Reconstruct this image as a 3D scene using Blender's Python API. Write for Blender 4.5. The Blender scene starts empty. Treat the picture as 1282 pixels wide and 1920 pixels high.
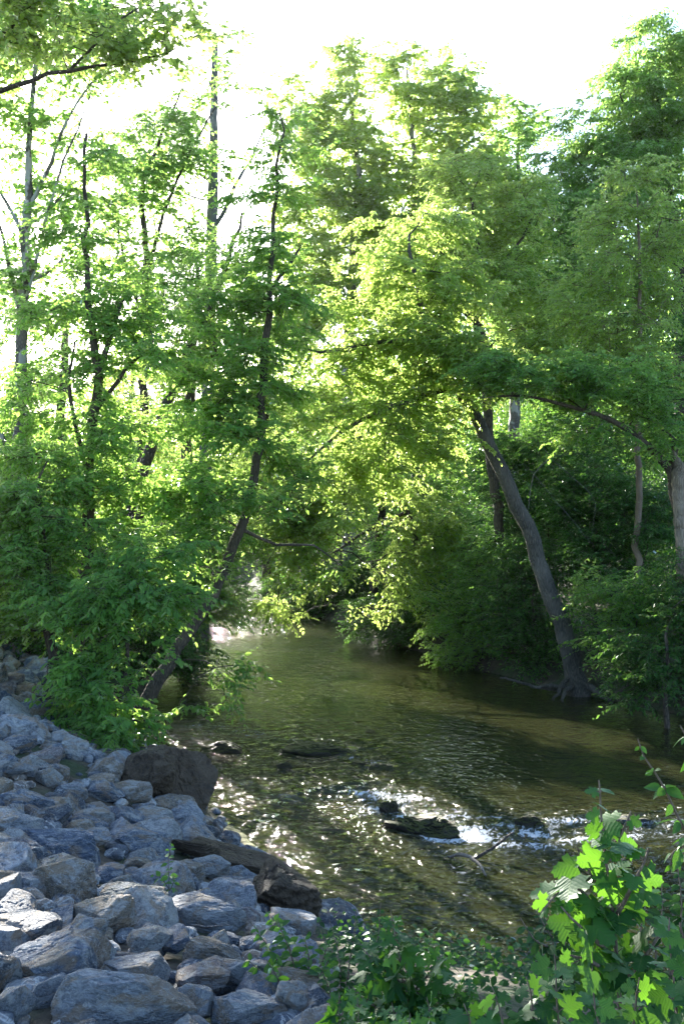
import bpy, math, random
import numpy as np
from mathutils import Vector, Matrix

S = bpy.context.scene
COL = S.collection
R = math.radians

# ------------------------------------------------------------------ camera
H = 4.5                    # camera height above the water
F = 1867.0                 # focal length in photo pixels (photo 1282 x 1920)
cam_d = bpy.data.cameras.new('camera')
cam = bpy.data.objects.new('camera', cam_d)
COL.objects.link(cam)
cam.location = (0, 0, H)
cam.rotation_euler = (R(90), 0, 0)
cam_d.sensor_fit = 'VERTICAL'
cam_d.sensor_height = 36.0
cam_d.lens = F / 1920 * 36
cam_d.clip_start = 0.05
cam_d.clip_end = 3000
S.camera = cam

# ------------------------------------------------------------------ light
SUN_AZ, SUN_EL = -19.0, 21.0          # azimuth from +Y towards +X
w = bpy.data.worlds.new('World')
S.world = w
w.use_nodes = True
nt = w.node_tree
nt.nodes.clear()
sky = nt.nodes.new('ShaderNodeTexSky')
sky.sky_type = 'NISHITA'
sky.sun_disc = False
sky.sun_elevation = R(SUN_EL)
sky.sun_rotation = R(SUN_AZ)
sky.air_density = 1.0
sky.dust_density = 1.0
sky.ozone_density = 2.5
bg = nt.nodes.new('ShaderNodeBackground')
bg.inputs['Strength'].default_value = 0.09
wo = nt.nodes.new('ShaderNodeOutputWorld')
nt.links.new(sky.outputs[0], bg.inputs[0])
nt.links.new(bg.outputs[0], wo.inputs[0])
sun_d = bpy.data.lights.new('sun', 'SUN')
sun_d.energy = 5.0
sun_d.angle = R(0.6)
sun_d.color = (1.0, 0.94, 0.84)
sun = bpy.data.objects.new('sun', sun_d)
COL.objects.link(sun)
SUN = Vector((math.sin(R(SUN_AZ)) * math.cos(R(SUN_EL)), math.cos(R(SUN_AZ)) * math.cos(R(SUN_EL)), math.sin(R(SUN_EL))))
sun.rotation_euler = (-SUN).to_track_quat('-Z', 'Y').to_euler()
sun.location = (-20, 60, 40)
S.view_settings.view_transform = 'Standard'
S.view_settings.look = 'None'
S.view_settings.gamma = 1.0
S.view_settings.exposure = 2.7
S.render.engine = 'CYCLES'
C = S.cycles
C.use_denoising = True
C.max_bounces = 8
C.diffuse_bounces = 4
C.glossy_bounces = 3
C.volume_bounces = 0
C.transmission_bounces = 5
C.transparent_max_bounces = 8
C.sample_clamp_indirect = 6.0
C.caustics_reflective = False
C.caustics_refractive = False

# ------------------------------------------------------------------ helpers
def PT(px, py, Y):
    return np.array([(px - 641) / F * Y, Y, H - (py - 960) / F * Y])

def hash3(ix, iy, iz, seed):
    n = (ix * 374761393 + iy * 668265263 + iz * 2147483647 + seed * 1274126177) & 0xffffffff
    n = ((n ^ (n >> 13)) * 1274126177) & 0xffffffff
    n = n ^ (n >> 16)
    return (n & 0xffff) / 65535.0

def noise3(P, seed=0):
    P = np.asarray(P, dtype=np.float64)
    i = np.floor(P).astype(np.int64)
    f = P - i
    f = f * f * (3 - 2 * f)
    out = 0
    for dx in (0, 1):
        for dy in (0, 1):
            for dz in (0, 1):
                wgt = (f[:, 0] if dx else 1 - f[:, 0]) * (f[:, 1] if dy else 1 - f[:, 1]) * (f[:, 2] if dz else 1 - f[:, 2])
                out = out + wgt * hash3(i[:, 0] + dx, i[:, 1] + dy, i[:, 2] + dz, seed)
    return out * 2 - 1

def fbm(P, octv=4, seed=0, gain=0.5):
    P = np.asarray(P, dtype=np.float64)
    a, s, o = 1.0, 0.0, 0
    for k in range(octv):
        o = o + a * noise3(P * (2.03 ** k) + 17.3 * k, seed + k)
        s += a
        a *= gain
    return o / s

def norm(v):
    return v / (np.linalg.norm(v, axis=-1, keepdims=True) + 1e-9)

def mesh_np(name, V, loops, sizes, smooth=False, attrs=None, uv=None):
    """V (n,3); loops flat int array; sizes per polygon; attrs {name: per-face floats}."""
    me = bpy.data.meshes.new(name)
    V = np.ascontiguousarray(V, dtype=np.float32)
    loops = np.ascontiguousarray(loops, dtype=np.int32)
    sizes = np.asarray(sizes, dtype=np.int32)
    me.vertices.add(len(V))
    me.vertices.foreach_set('co', V.ravel())
    me.loops.add(len(loops))
    me.loops.foreach_set('vertex_index', loops)
    me.polygons.add(len(sizes))
    st = np.zeros(len(sizes), dtype=np.int32)
    st[1:] = np.cumsum(sizes)[:-1]
    me.polygons.foreach_set('loop_start', st)
    me.polygons.foreach_set('use_smooth', np.full(len(sizes), smooth, dtype=bool))
    for k, a in (attrs or {}).items():
        at = me.attributes.new(k, 'FLOAT', 'FACE')
        at.data.foreach_set('value', np.asarray(a, dtype=np.float32))
    if uv is not None:
        l = me.uv_layers.new(name='UVMap')
        l.data.foreach_set('uv', np.asarray(uv, dtype=np.float32)[loops].ravel())
    me.update(calc_edges=True)
    return me

def link(name, me, mat=None, parent=None, loc=None):
    o = bpy.data.objects.new(name, me)
    COL.objects.link(o)
    if me is not None and mat is not None and len(me.materials) == 0:
        me.materials.append(mat)
    if loc is not None:
        o.location = loc
    if parent is not None:
        o.parent = parent
    return o

def tag(o, label=None, cat=None, group=None, kind=None):
    if label: o['label'] = label
    if cat: o['category'] = cat
    if group: o['group'] = group
    if kind: o['kind'] = kind
    return o

def empty(name, loc, label, cat, group=None):
    o = bpy.data.objects.new(name, None)
    COL.objects.link(o)
    o.location = loc
    o.empty_display_size = 0.2
    return tag(o, label, cat, group)

def grid_mesh(name, xs, ys, Z, smooth=True, flip=False):
    nx, ny = len(xs), len(ys)
    X, Y = np.meshgrid(xs, ys)
    V = np.stack([X.ravel(), Y.ravel(), Z.ravel()], 1)
    i = np.arange(nx * ny).reshape(ny, nx)
    q = np.stack([i[:-1, :-1], i[:-1, 1:], i[1:, 1:], i[1:, :-1]], -1).reshape(-1, 4)
    return mesh_np(name, V, q.ravel(), np.full(len(q), 4), smooth)

# ------------------------------------------------------------------ materials
class NT:
    def __init__(self, name):
        self.m = bpy.data.materials.new(name)
        self.m.use_nodes = True
        self.t = self.m.node_tree
        self.t.nodes.clear()
        self.out = self.n('ShaderNodeOutputMaterial')
    def n(self, typ, **kw):
        x = self.t.nodes.new(typ)
        for k, v in kw.items():
            if k.startswith('i_'):
                key = k[2:]
                key = int(key) if key.isdigit() else key.replace('_', ' ')
                x.inputs[key].default_value = v
            else:
                setattr(x, k, v)
        return x
    def l(self, a, b):
        self.t.links.new(a, b)
    def noise(self, vec, scale, detail=4, rough=0.55, dist=0.0):
        x = self.n('ShaderNodeTexNoise')
        x.inputs['Scale'].default_value = scale
        x.inputs['Detail'].default_value = detail
        x.inputs['Roughness'].default_value = rough
        x.inputs['Distortion'].default_value = dist
        if vec is not None: self.l(vec, x.inputs['Vector'])
        return x.outputs['Fac']
    def ramp(self, fac, stops):
        x = self.n('ShaderNodeValToRGB')
        e = x.color_ramp.elements
        while len(e) < len(stops): e.new(0.5)
        for k, (p, c) in enumerate(stops):
            e[k].position = p
            e[k].color = (c, c, c, 1) if isinstance(c, (int, float)) else (*c, 1)
        self.l(fac, x.inputs[0])
        return x.outputs[0]
    def mix(self, fac, a, b, mode='MIX'):
        x = self.n('ShaderNodeMix', data_type='RGBA', blend_type=mode)
        for s, v in ((x.inputs[0], fac), (x.inputs[6], a), (x.inputs[7], b)):
            if isinstance(v, (int, float)): s.default_value = v
            elif isinstance(v, tuple): s.default_value = (*v, 1)
            else: self.l(v, s)
        return x.outputs[2]
    def math(self, op, a, b=0.0, clamp=False):
        x = self.n('ShaderNodeMath', operation=op, use_clamp=clamp)
        for s, v in ((x.inputs[0], a), (x.inputs[1], b)):
            if isinstance(v, (int, float)): s.default_value = v
            else: self.l(v, s)
        return x.outputs[0]
    def coord(self, which='Object', scale=None, rot=None):
        c = self.n('ShaderNodeTexCoord').outputs[which]
        if scale or rot:
            m = self.n('ShaderNodeMapping')
            if scale: m.inputs['Scale'].default_value = scale
            if rot: m.inputs['Rotation'].default_value = rot
            self.l(c, m.inputs[0])
            c = m.outputs[0]
        return c
    def bump(self, h, strength=0.5, dist=0.02, nrm=None):
        b = self.n('ShaderNodeBump')
        b.inputs['Strength'].default_value = strength
        b.inputs['Distance'].default_value = dist
        self.l(h, b.inputs['Height'])
        if nrm is not None: self.l(nrm, b.inputs['Normal'])
        return b.outputs[0]
    def fin(self, shader):
        self.l(shader, self.out.inputs[0])
        return self.m

def leaf_material(name, dark, light, trans, veins=False, gloss=0.35, tw=0.5):
    a = NT(name)
    at = a.n('ShaderNodeAttribute', attribute_name='rnd').outputs['Fac']
    col = a.mix(at, dark, light)
    tcol = a.mix(at, tuple(x * 0.8 for x in trans), tuple(min(x * 1.15, 0.9) for x in trans))
    nrm = None
    if veins:
        uv = a.n('ShaderNodeUVMap').outputs[0]
        sp = a.n('ShaderNodeSeparateXYZ'); a.l(uv, sp.inputs[0])
        ay = a.math('ABSOLUTE', sp.outputs[1])
        mid = a.math('LESS_THAN', ay, 0.02)
        u = a.math('SUBTRACT', sp.outputs[0], a.math('MULTIPLY', ay, 0.75))
        fr = a.math('FRACT', a.math('MULTIPLY', u, 6.5))
        side = a.math('LESS_THAN', fr, 0.10)
        v = a.math('MAXIMUM', mid, a.math('MULTIPLY', side, 0.6))
        col = a.mix(a.math('MULTIPLY', v, 0.55), col, (0.13, 0.22, 0.06))
        tcol = a.mix(a.math('MULTIPLY', v, 0.30), tcol, (0.10, 0.18, 0.04))
        puff = a.math('POWER', a.math('ABSOLUTE', a.math('SUBTRACT', fr, 0.55)), 2.0)
        nrm = a.bump(a.math('ADD', puff, a.math('MULTIPLY', a.noise(uv, 9.0), 0.3)), 0.25, 0.01)
    d = a.n('ShaderNodeBsdfDiffuse'); a.l(col, d.inputs[0])
    t = a.n('ShaderNodeBsdfTranslucent'); a.l(tcol, t.inputs[0])
    m = a.n('ShaderNodeMixShader'); m.inputs[0].default_value = tw
    a.l(d.outputs[0], m.inputs[1]); a.l(t.outputs[0], m.inputs[2])
    g = a.n('ShaderNodeBsdfGlossy'); g.inputs['Roughness'].default_value = gloss
    g.inputs['Color'].default_value = (0.8, 0.85, 0.8, 1)
    fr = a.n('ShaderNodeFresnel'); fr.inputs[0].default_value = 1.42
    m2 = a.n('ShaderNodeMixShader'); a.l(a.math('MULTIPLY', fr.outputs[0], 0.45), m2.inputs[0])
    a.l(m.outputs[0], m2.inputs[1]); a.l(g.outputs[0], m2.inputs[2])
    if nrm is not None:
        for x in (d, t, g): a.l(nrm, x.inputs['Normal'])
    return a.fin(m2.outputs[0])

LEAF = {
    'elder': leaf_material('leaf_box_elder', (0.055, 0.15, 0.045), (0.11, 0.23, 0.06), (0.45, 0.72, 0.13), tw=.6),
    'bright': leaf_material('leaf_sunlit_green', (0.07, 0.14, 0.02), (0.13, 0.22, 0.035), (0.60, 0.82, 0.18), tw=.64),  # light green leaf; the glow of sunlit crowns is put into its colour
    'deep': leaf_material('leaf_shaded_green', (0.018, 0.06, 0.016), (0.045, 0.115, 0.028), (0.20, 0.42, 0.06)),  # darker copy for foliage in shade; the shade is put into the colour
    'syc': leaf_material('leaf_sycamore_high', (0.06, 0.13, 0.025), (0.10, 0.19, 0.04), (0.46, 0.74, 0.17), tw=.6),
    'fore': leaf_material('leaf_sapling', (0.018, 0.075, 0.028), (0.06, 0.16, 0.04), (0.17, 0.41, 0.025), veins=True, gloss=0.42),
    'foredark': leaf_material('leaf_bush', (0.014, 0.05, 0.02), (0.03, 0.09, 0.025), (0.08, 0.22, 0.02), veins=True, gloss=0.38),
}

def bark_material(name, c1, c2, zs=0.25, scale=14.0, bump=0.9, patch=None):
    a = NT(name)
    co = a.coord('Object', (1, 1, zs))
    n1 = a.noise(co, scale, 6, 0.65, 0.3)
    vo = a.n('ShaderNodeTexVoronoi', feature='DISTANCE_TO_EDGE'); vo.inputs['Scale'].default_value = scale * 1.6
    a.l(co, vo.inputs['Vector'])
    ridge = a.math('MINIMUM', a.math('MULTIPLY', vo.outputs['Distance'], 3.0), 1.0)
    h = a.math('ADD', a.math('MULTIPLY', ridge, 0.6), a.math('MULTIPLY', n1, 0.5))
    col = a.mix(a.ramp(h, [(0.25, 0.0), (0.8, 1.0)]), c1, c2)
    big = a.noise(a.coord('Object'), 1.3, 3)
    col = a.mix(a.ramp(big, [(0.45, 0.0), (0.7, 0.6)]), col, tuple(min(1, x * 1.5) for x in c2))
    if patch:
        pn = a.noise(a.coord('Object', (1, 1, 0.5)), 3.5, 3, 0.5)
        col = a.mix(a.ramp(pn, [(0.5, 0.0), (0.54, 1.0)]), col, patch)
    b = a.n('ShaderNodeBsdfPrincipled'); b.inputs['Roughness'].default_value = 0.85
    a.l(col, b.inputs['Base Color'])
    a.l(a.bump(h, bump, 0.03), b.inputs['Normal'])
    return a.fin(b.outputs[0])

BARK = {
    'grey': bark_material('bark_grey', (0.03, 0.027, 0.023), (0.115, 0.105, 0.09), 0.16, 20.0, 1.0),
    'brown': bark_material('bark_brown', (0.03, 0.022, 0.016), (0.09, 0.07, 0.05)),
    'syc': bark_material('bark_sycamore', (0.06, 0.05, 0.04), (0.14, 0.12, 0.10), 0.6, 9.0, 0.4, (0.33, 0.32, 0.29)),
    'dead': bark_material('wood_weathered', (0.05, 0.048, 0.046), (0.16, 0.155, 0.15), 0.08, 26.0, 0.6),
    'torn': bark_material('wood_torn', (0.08, 0.06, 0.045), (0.27, 0.22, 0.17), 0.06, 22.0, 0.8),
    'stem': bark_material('stem_young', (0.10, 0.07, 0.05), (0.20, 0.15, 0.11), 0.3, 60.0, 0.3),
}

# ------------------------------------------------------------------ openings in the canopy that let the sun reach the creek
def sun_spots(P):
    """how open (0..1) the canopy is around a leaf at P, by the place it would shade"""
    o = np.zeros(len(P))
    def seg(z0, ax, ay, bx, by, w, zmin=.8, ymin=0):
        f = (P[:, 2] - z0) / SUN.z
        x = P[:, 0] - SUN.x * f; y = P[:, 1] - SUN.y * f
        vx, vy = bx - ax, by - ay
        t = np.clip(((x - ax) * vx + (y - ay) * vy) / (vx * vx + vy * vy), 0, 1)
        d = np.hypot(x - ax - t * vx, y - ay - t * vy)
        return np.clip(1.5 - d / w, 0, 1) * (P[:, 2] > max(zmin, z0 + .6)) * (P[:, 1] > ymin)
    for q in ((0, .3, 15.4, 5.2, 14.2, 1.25), (0, 1.1, 13.2, 2.4, 10.6, 1.4), (0, .6, 25, 5.2, 19.2, 1.15), (0, -4.2, 19.5, -2.2, 17.5, .9), (0, -3.2, 34, -5.6, 60, 1.2), (0, -1.7, 15.8, -.2, 13, .95),
              (1.75, -1.75, 5.3, -1.4, 4.9, .2, 3.2), (1.75, -1.9, 6.8, -1.75, 6.5, .16, 3.2), (1.75, -.9, 4.5, -.7, 4.3, .15, 3.2), (1.6, -1.25, 6.0, -1.05, 5.7, .15, 3.2), (1.5, -.5, 5.3, -.3, 5.1, .14, 3.2), (1.4, -2.5, 9.2, -2.2, 8.9, .2, 3.2),
              (1.75, -4.5, 17.2, -3.0, 16.0, .65, 3.2), (1.75, -3.4, 21, -2.4, 19.5, .6, 3.2),
              (3.2, .75, 3.95, 1.35, 3.6, .27, 4.4, 6), (5.5, -.5, 29, 2.5, 27, 1.2, 6.5, 33)):
        o = np.maximum(o, seg(*q))
    return o
# ------------------------------------------------------------------ creek outline and terrain
LEFT = [(25, 8.0), (14, 8.3), (9, 8.6), (6, 8.8), (3, 8.9), (1.2, 9.5), (-.1, 10.6), (-1.0, 12.4), (-1.75, 14.6), (-2.9, 17.2), (-4.0, 20),
        (-4.7, 23), (-4.9, 27), (-4.9, 32), (-5.3, 38), (-6.8, 46), (-9, 55), (-13, 63), (-20, 69), (-60, 73)]
RIGHT = [(-60, 84), (-20, 79), (-11, 71), (-6, 62), (-3.6, 53), (-2.0, 45), (.6, 37.5), (2.1, 32.5), (3.9, 28), (5.6, 24.6),
         (7.4, 21.8), (10, 20), (15, 17.5), (25, 15)]
POLY = np.array(LEFT + RIGHT, dtype=float)
NL = len(LEFT)

def water_dist(X, Y):
    """signed distance to the water edge (positive on land), and True where the nearest bank is the right one"""
    X = np.asarray(X, float).ravel(); Y = np.asarray(Y, float).ravel()
    best = np.full(X.shape, 1e9); rb = np.zeros(X.shape, bool); inside = np.zeros(X.shape, bool)
    n = len(POLY)
    for k in range(n):
        a = POLY[k]; b = POLY[(k + 1) % n]
        ab = b - a
        t = np.clip(((X - a[0]) * ab[0] + (Y - a[1]) * ab[1]) / (ab @ ab), 0, 1)
        d = np.hypot(X - a[0] - t * ab[0], Y - a[1] - t * ab[1])
        m = d < best
        best = np.where(m, d, best)
        rb = np.where(m, NL <= k < n - 1, rb)
        if abs(b[1] - a[1]) > 1e-9:
            c = ((a[1] > Y) != (b[1] > Y)) & (X < (b[0] - a[0]) * (Y - a[1]) / (b[1] - a[1]) + a[0])
            inside ^= c
    return np.where(inside, -best, best), rb

def ss(x, a, b):
    t = np.clip((x - a) / (b - a), 0, 1)
    return t * t * (3 - 2 * t)

def height(X, Y):
    shp = np.shape(X)
    x = np.asarray(X, float).ravel(); y = np.asarray(Y, float).ravel()
    d, rb = water_dist(x, y)
    P = np.stack([x, y, np.zeros_like(x)], 1)
    n1 = fbm(P * 0.35, 3, 5); n2 = fbm(P * 1.7, 3, 9)
    dl = np.maximum(d, 0)
    left = 2.65 * (1 - np.exp(-dl / 4.0)) + 0.04 * np.clip(dl - 12, 0, 50)
    right = 0.45 * (1 - np.exp(-dl / 0.35)) + 0.20 * np.minimum(dl, 22) + 5.0 * ss(dl, 6, 40)
    land = np.where(rb, right, left) + (0.12 * n1 + 0.05 * n2) * ss(dl, 0, 1.5) + 1.5 * fbm(P * 0.03, 2, 3) * ss(dl, 20, 60)
    di = np.maximum(-d, 0)
    bed = -0.10 - np.minimum(0.22 * di, 0.42) + 0.10 * n1 + 0.05 * n2
    # shallow ledge under the riffles
    bed = bed + 0.25 * np.exp(-riffle(x, y) ** 2 / 1.2)
    return np.where(d > 0, land, np.minimum(bed, -0.16) * ss(di, 0, 0.45)).reshape(shp)

def gp(px, py):
    Y = H * F / (py - 960)
    return ((px - 641) / F * Y, Y)
RIFF = [[gp(395, 1535), gp(480, 1530), gp(580, 1490), gp(690, 1475), gp(760, 1500), gp(860, 1545), gp(1000, 1545), gp(1130, 1540), gp(1400, 1530)],
        [gp(280, 1375), gp(400, 1365), gp(520, 1390), gp(640, 1412), gp(720, 1445)],
        [gp(420, 1135), gp(500, 1130)]]

def seg_dist(x, y, pl):
    best = np.full(np.shape(x), 1e9)
    for a, b in zip(pl[:-1], pl[1:]):
        a = np.array(a); b = np.array(b); ab = b - a
        t = np.clip(((x - a[0]) * ab[0] + (y - a[1]) * ab[1]) / (ab @ ab), 0, 1)
        best = np.minimum(best, np.hypot(x - a[0] - t * ab[0], y - a[1] - t * ab[1]))
    return best

def riffle(x, y):
    return np.minimum.reduce([seg_dist(x, y, p) for p in RIFF])

def hz(x, y):
    return float(height(np.array([x]), np.array([y]))[0])

def spaced(a, b, n, near, k):
    """coordinates dense around 'near', stretched towards a and b"""
    t = np.linspace(-1, 1, n)
    s = np.sign(t) * (np.exp(np.abs(t) * k) - 1) / (math.exp(k) - 1)
    return np.where(s < 0, near + s * (near - a), near + s * (b - near))

gx = spaced(-400, 400, 420, 0.0, 5.5)
gy = spaced(-200, 700, 460, 12.0, 5.0)
GX, GY = np.meshgrid(gx, gy)
ground_me = grid_mesh('ground', gx, gy, height(GX, GY))
a = NT('ground_soil')
co = a.coord('Object')
pos = a.n('ShaderNodeNewGeometry').outputs['Position']
sp = a.n('ShaderNodeSeparateXYZ'); a.l(pos, sp.inputs[0])
n1 = a.noise(co, 1.1, 5); n2 = a.noise(co, 7.0, 6, 0.7); n3 = a.noise(co, 0.35, 3)
vo = a.n('ShaderNodeTexVoronoi'); vo.inputs['Scale'].default_value = 9.0; a.l(co, vo.inputs['Vector'])
vo2 = a.n('ShaderNodeTexVoronoi'); vo2.inputs['Scale'].default_value = 28.0; a.l(co, vo2.inputs['Vector'])
soil = a.mix(a.ramp(n2, [(0.35, 0.0), (0.7, 1.0)]), (0.035, 0.026, 0.018), (0.11, 0.085, 0.055))
soil = a.mix(a.ramp(n1, [(0.45, 0.0), (0.6, 0.8)]), soil, (0.03, 0.055, 0.015))
# creek bed: sand, cobbles and weed
peb = a.mix(vo.outputs['Distance'], (0.23, 0.17, 0.095), (0.13, 0.10, 0.06))
peb = a.mix(0.35, peb, vo2.outputs['Color'], 'SOFT_LIGHT')
bed = a.mix(a.ramp(n1, [(0.42, 0.0), (0.6, 1.0)]), peb, (0.30, 0.22, 0.12))
bed = a.mix(a.ramp(n3, [(0.40, 0.0), (0.52, 0.9)]), bed, (0.10, 0.115, 0.014))
fac = a.ramp(a.math('ADD', sp.outputs[2], 0.5), [(0.46, 1.0), (0.54, 0.0)])
col = a.mix(fac, soil, bed)
b = a.n('ShaderNodeBsdfPrincipled'); b.inputs['Roughness'].default_value = 0.9
bri = a.mix(1.0, col, a.ramp(a.math('ADD', sp.outputs[2], 0.5), [(0.46, 0.75), (0.54, 1.0)]), 'MULTIPLY')
a.l(bri, b.inputs['Base Color'])
hgt = a.math('ADD', n2, a.math('MULTIPLY', vo.outputs['Distance'], -0.8))
a.l(a.bump(hgt, 0.8, 0.06), b.inputs['Normal'])
M_GROUND = a.fin(b.outputs[0])
ground = link('ground', ground_me, M_GROUND)
tag(ground, 'brown soil banks and sandy creek bed', kind='structure')

# ------------------------------------------------------------------ water
ys = []
y = 7.6
while y < 90:
    ys.append(y); y += max(0.03, y * 0.0032)
ys = np.array(ys)
xs = np.concatenate([np.linspace(-62, -14, 90, endpoint=False), np.linspace(-14, -5, 90, endpoint=False), np.linspace(-5, 9, 330, endpoint=False), np.linspace(9, 26, 90)])
WX, WY = np.meshgrid(xs, ys)
x = WX.ravel(); y = WY.ravel()
P = np.stack([x, y, np.zeros_like(x)], 1)
rf = riffle(x, y)
turb = 0.27 + 0.14 * ss(fbm(P * .5, 2, 88), -.2, .3) + 1.0 * np.exp(-(rf / 0.6) ** 2) + 0.95 * ss(-y, -22, -17.5) * ss(-x, -1.6, 0.3) + 0.24 * ss(-y, -17, -13)
turb = turb + .8 * np.exp(-(seg_dist(x, y, [gp(395, 1190), gp(450, 1130), gp(490, 1100)]) / 2.5) ** 2)
fade = 1 - 0.6 * ss(y, 24, 55)
flow = np.stack([x * 0.9 + y * 0.35, y * 0.9 - x * 0.35, np.zeros_like(x)], 1)
Z = turb * fade * (0.030 * fbm(flow * np.array([1.1, 2.6, 1]), 3, 21, 0.55) + 0.022 * (.5 - np.abs(fbm(flow * np.array([2.2, 5.5, 1]), 2, 31, 0.5))))
# a small drop over each riffle: upstream side a little higher
drop = ss(y - np.interp(x, [p[0] for p in RIFF[0]], [p[1] for p in RIFF[0]]), -0.6, 0.3)
Z = Z + 0.10 * drop - 0.05
water_me = grid_mesh('creek_water', xs, ys, Z.reshape(WX.shape))
at = water_me.attributes.new('turb', 'FLOAT', 'POINT')
at.data.foreach_set('value', (turb).astype(np.float32))
fr0 = [(q[0] - .12, q[1] - .38) for q in RIFF[0]]
foam_sheen = np.exp(-(seg_dist(x, y, fr0) / .42) ** 2) * ss(x, -.6, .8) + .3 * np.exp(-(seg_dist(x, y, [gp(420, 1535), gp(470, 1522), gp(530, 1545)]) / .16) ** 2) + .5 * np.exp(-(seg_dist(x, y, fr0[4:7]) / .9) ** 2) + .42 * np.exp(-(seg_dist(x, y, RIFF[1]) / .35) ** 2) + .30 * np.exp(-(seg_dist(x, y, [gp(420, 1450), gp(470, 1500), gp(540, 1500)]) / .6) ** 2) + .5 * np.exp(-(seg_dist(x, y, [gp(430, 1150), gp(480, 1105)]) / 1.6) ** 2)  # froth at the riffles; last term whitens the far bend for reflected sky
foam_sheen = foam_sheen * (.35 + .9 * ss(fbm(P * [2.2, 5.0, 1], 3, 44), -.25, .35))
at = water_me.attributes.new('foam_sheen', 'FLOAT', 'POINT')
at.data.foreach_set('value', foam_sheen.astype(np.float32))
a = NT('creek_water')
co = a.coord('Object', (1, 1, 1), (0, 0, R(20)))
tb = a.n('ShaderNodeAttribute', attribute_name='turb').outputs['Fac']
mp = a.n('ShaderNodeMapping'); mp.inputs['Scale'].default_value = (1.0, 1.15, 1.0); a.l(co, mp.inputs[0])
h1 = a.noise(mp.outputs[0], 3.2, 1, 0.5, 1.0)
h2 = a.noise(mp.outputs[0], 8.5, 1, 0.5, 0.8)
hh = a.math('MULTIPLY', a.math('ADD', a.math('MULTIPLY', h1, 0.17), a.math('MULTIPLY', h2, 0.05)), a.math('MINIMUM', tb, 1.3))
h4 = a.noise(mp.outputs[0], 13.0, 2, 0.6, 0.6)
hh = a.math('ADD', hh, a.math('MULTIPLY', h4, a.math('MULTIPLY', a.n('ShaderNodeAttribute', attribute_name='foam_sheen').outputs['Fac'], 0.07)))
bs2 = a.n('ShaderNodeBump'); bs2.inputs['Distance'].default_value = 1.0; bs2.inputs['Strength'].default_value = 1.0
a.l(hh, bs2.inputs['Height'])
gl = a.n('ShaderNodeBsdfGlossy'); gl.inputs['Roughness'].default_value = 0.06
a.l(bs2.outputs[0], gl.inputs['Normal'])
fr = a.n('ShaderNodeFresnel'); fr.inputs[0].default_value = 1.333
a.l(bs2.outputs[0], fr.inputs['Normal'])
tr = a.n('ShaderNodeBsdfTransparent'); tr.inputs[0].default_value = (0.54, 0.60, 0.36, 1)
mk = a.n('ShaderNodeBsdfDiffuse'); mk.inputs[0].default_value = (0.072, 0.078, 0.032, 1)
m1 = a.n('ShaderNodeMixShader'); m1.inputs[0].default_value = 0.27
a.l(tr.outputs[0], m1.inputs[1]); a.l(mk.outputs[0], m1.inputs[2])
m2 = a.n('ShaderNodeMixShader')
a.l(fr.outputs[0], m2.inputs[0]); a.l(m1.outputs[0], m2.inputs[1]); a.l(gl.outputs[0], m2.inputs[2])
# broken white water at the riffles, and painted sky reflection at the far bend
fo = a.n('ShaderNodeBsdfDiffuse'); fo.inputs[0].default_value = (0.75, 0.78, 0.8, 1)
fa = a.n('ShaderNodeAttribute', attribute_name='foam_sheen').outputs['Fac']
fmp = a.n('ShaderNodeMapping'); fmp.inputs['Scale'].default_value = (1.0, 0.55, 1.0); fmp.inputs['Rotation'].default_value = (0, 0, R(-35)); a.l(co, fmp.inputs[0])
fm = a.math('ADD', a.noise(fmp.outputs[0], 12.0, 4, 0.7, 1.2), a.math('MULTIPLY', fa, 0.14))
fmask = a.math('MULTIPLY', a.ramp(fm, [(0.60, 0.0), (0.72, 1.0)]), a.ramp(fa, [(0.08, 0.0), (0.8, 0.6)]))
m3 = a.n('ShaderNodeMixShader')
a.l(fmask, m3.inputs[0]); a.l(m2.outputs[0], m3.inputs[1]); a.l(fo.outputs[0], m3.inputs[2])
M_WATER = a.fin(m3.outputs[0])
water = link('water', water_me, M_WATER)
tag(water, 'shallow brown-green creek water with sparkling riffles', kind='structure')
# ------------------------------------------------------------------ rocks
def ico(sub):
    import bmesh
    bm = bmesh.new()
    bmesh.ops.create_icosphere(bm, subdivisions=sub, radius=1)
    V = np.array([v.co[:] for v in bm.verts]); Fc = np.array([[v.index for v in f.verts] for f in bm.faces])
    bm.free()
    return V, Fc
ICO5, ICO4 = ico(7), ico(6)

def rock_mesh(seed, planes=12, soft=85.0, rough=0.03, sub=4, strata=0.0, chips=9):
    rs = np.random.RandomState(seed)
    D, Fc = ICO5 if sub == 5 else ICO4
    N = norm(rs.normal(size=(planes, 3)))
    N = np.vstack([N, [[0, 0, -1]], norm(rs.normal(size=(2, 3)) * [.3, .3, 0] + [0, 0, 1])])
    dd = rs.uniform(0.62, 1.0, len(N))
    dots = np.maximum(D @ N.T, 0.02)
    rr = dd[None] / dots
    r = -np.log(np.exp(-soft * np.minimum(rr, 3)).sum(1)) / soft
    r = np.clip(r, .2, 1.35)
    V = D * r[:, None]
    for _ in range(chips):          # break the corners off along flat faces
        n_ = norm(rs.normal(size=3)); s_ = V @ n_
        lim = s_.max() * rs.uniform(.80, .95)
        V = V * np.where(s_ > lim, lim / np.maximum(s_, 1e-3), 1)[:, None]
    V += D * (fbm(V * 2.2 + seed, 4, seed) * rough * 1.7)[:, None]
    V -= D * (ss(.16 - np.abs(fbm(V * 2.6 + seed, 3, seed + 7)), 0, .16) * rough * 1.1)[:, None]
    if strata:
        V += D * (np.sin(V[:, 2] * 26 + 3 * fbm(V * 2, 2, seed)) * strata)[:, None]
    V -= (V.max(0) + V.min(0)) / 2
    V /= (V.max(0) - V.min(0)) / 2
    return mesh_np('rock', V, Fc.ravel(), np.full(len(Fc), 3), True)

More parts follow.
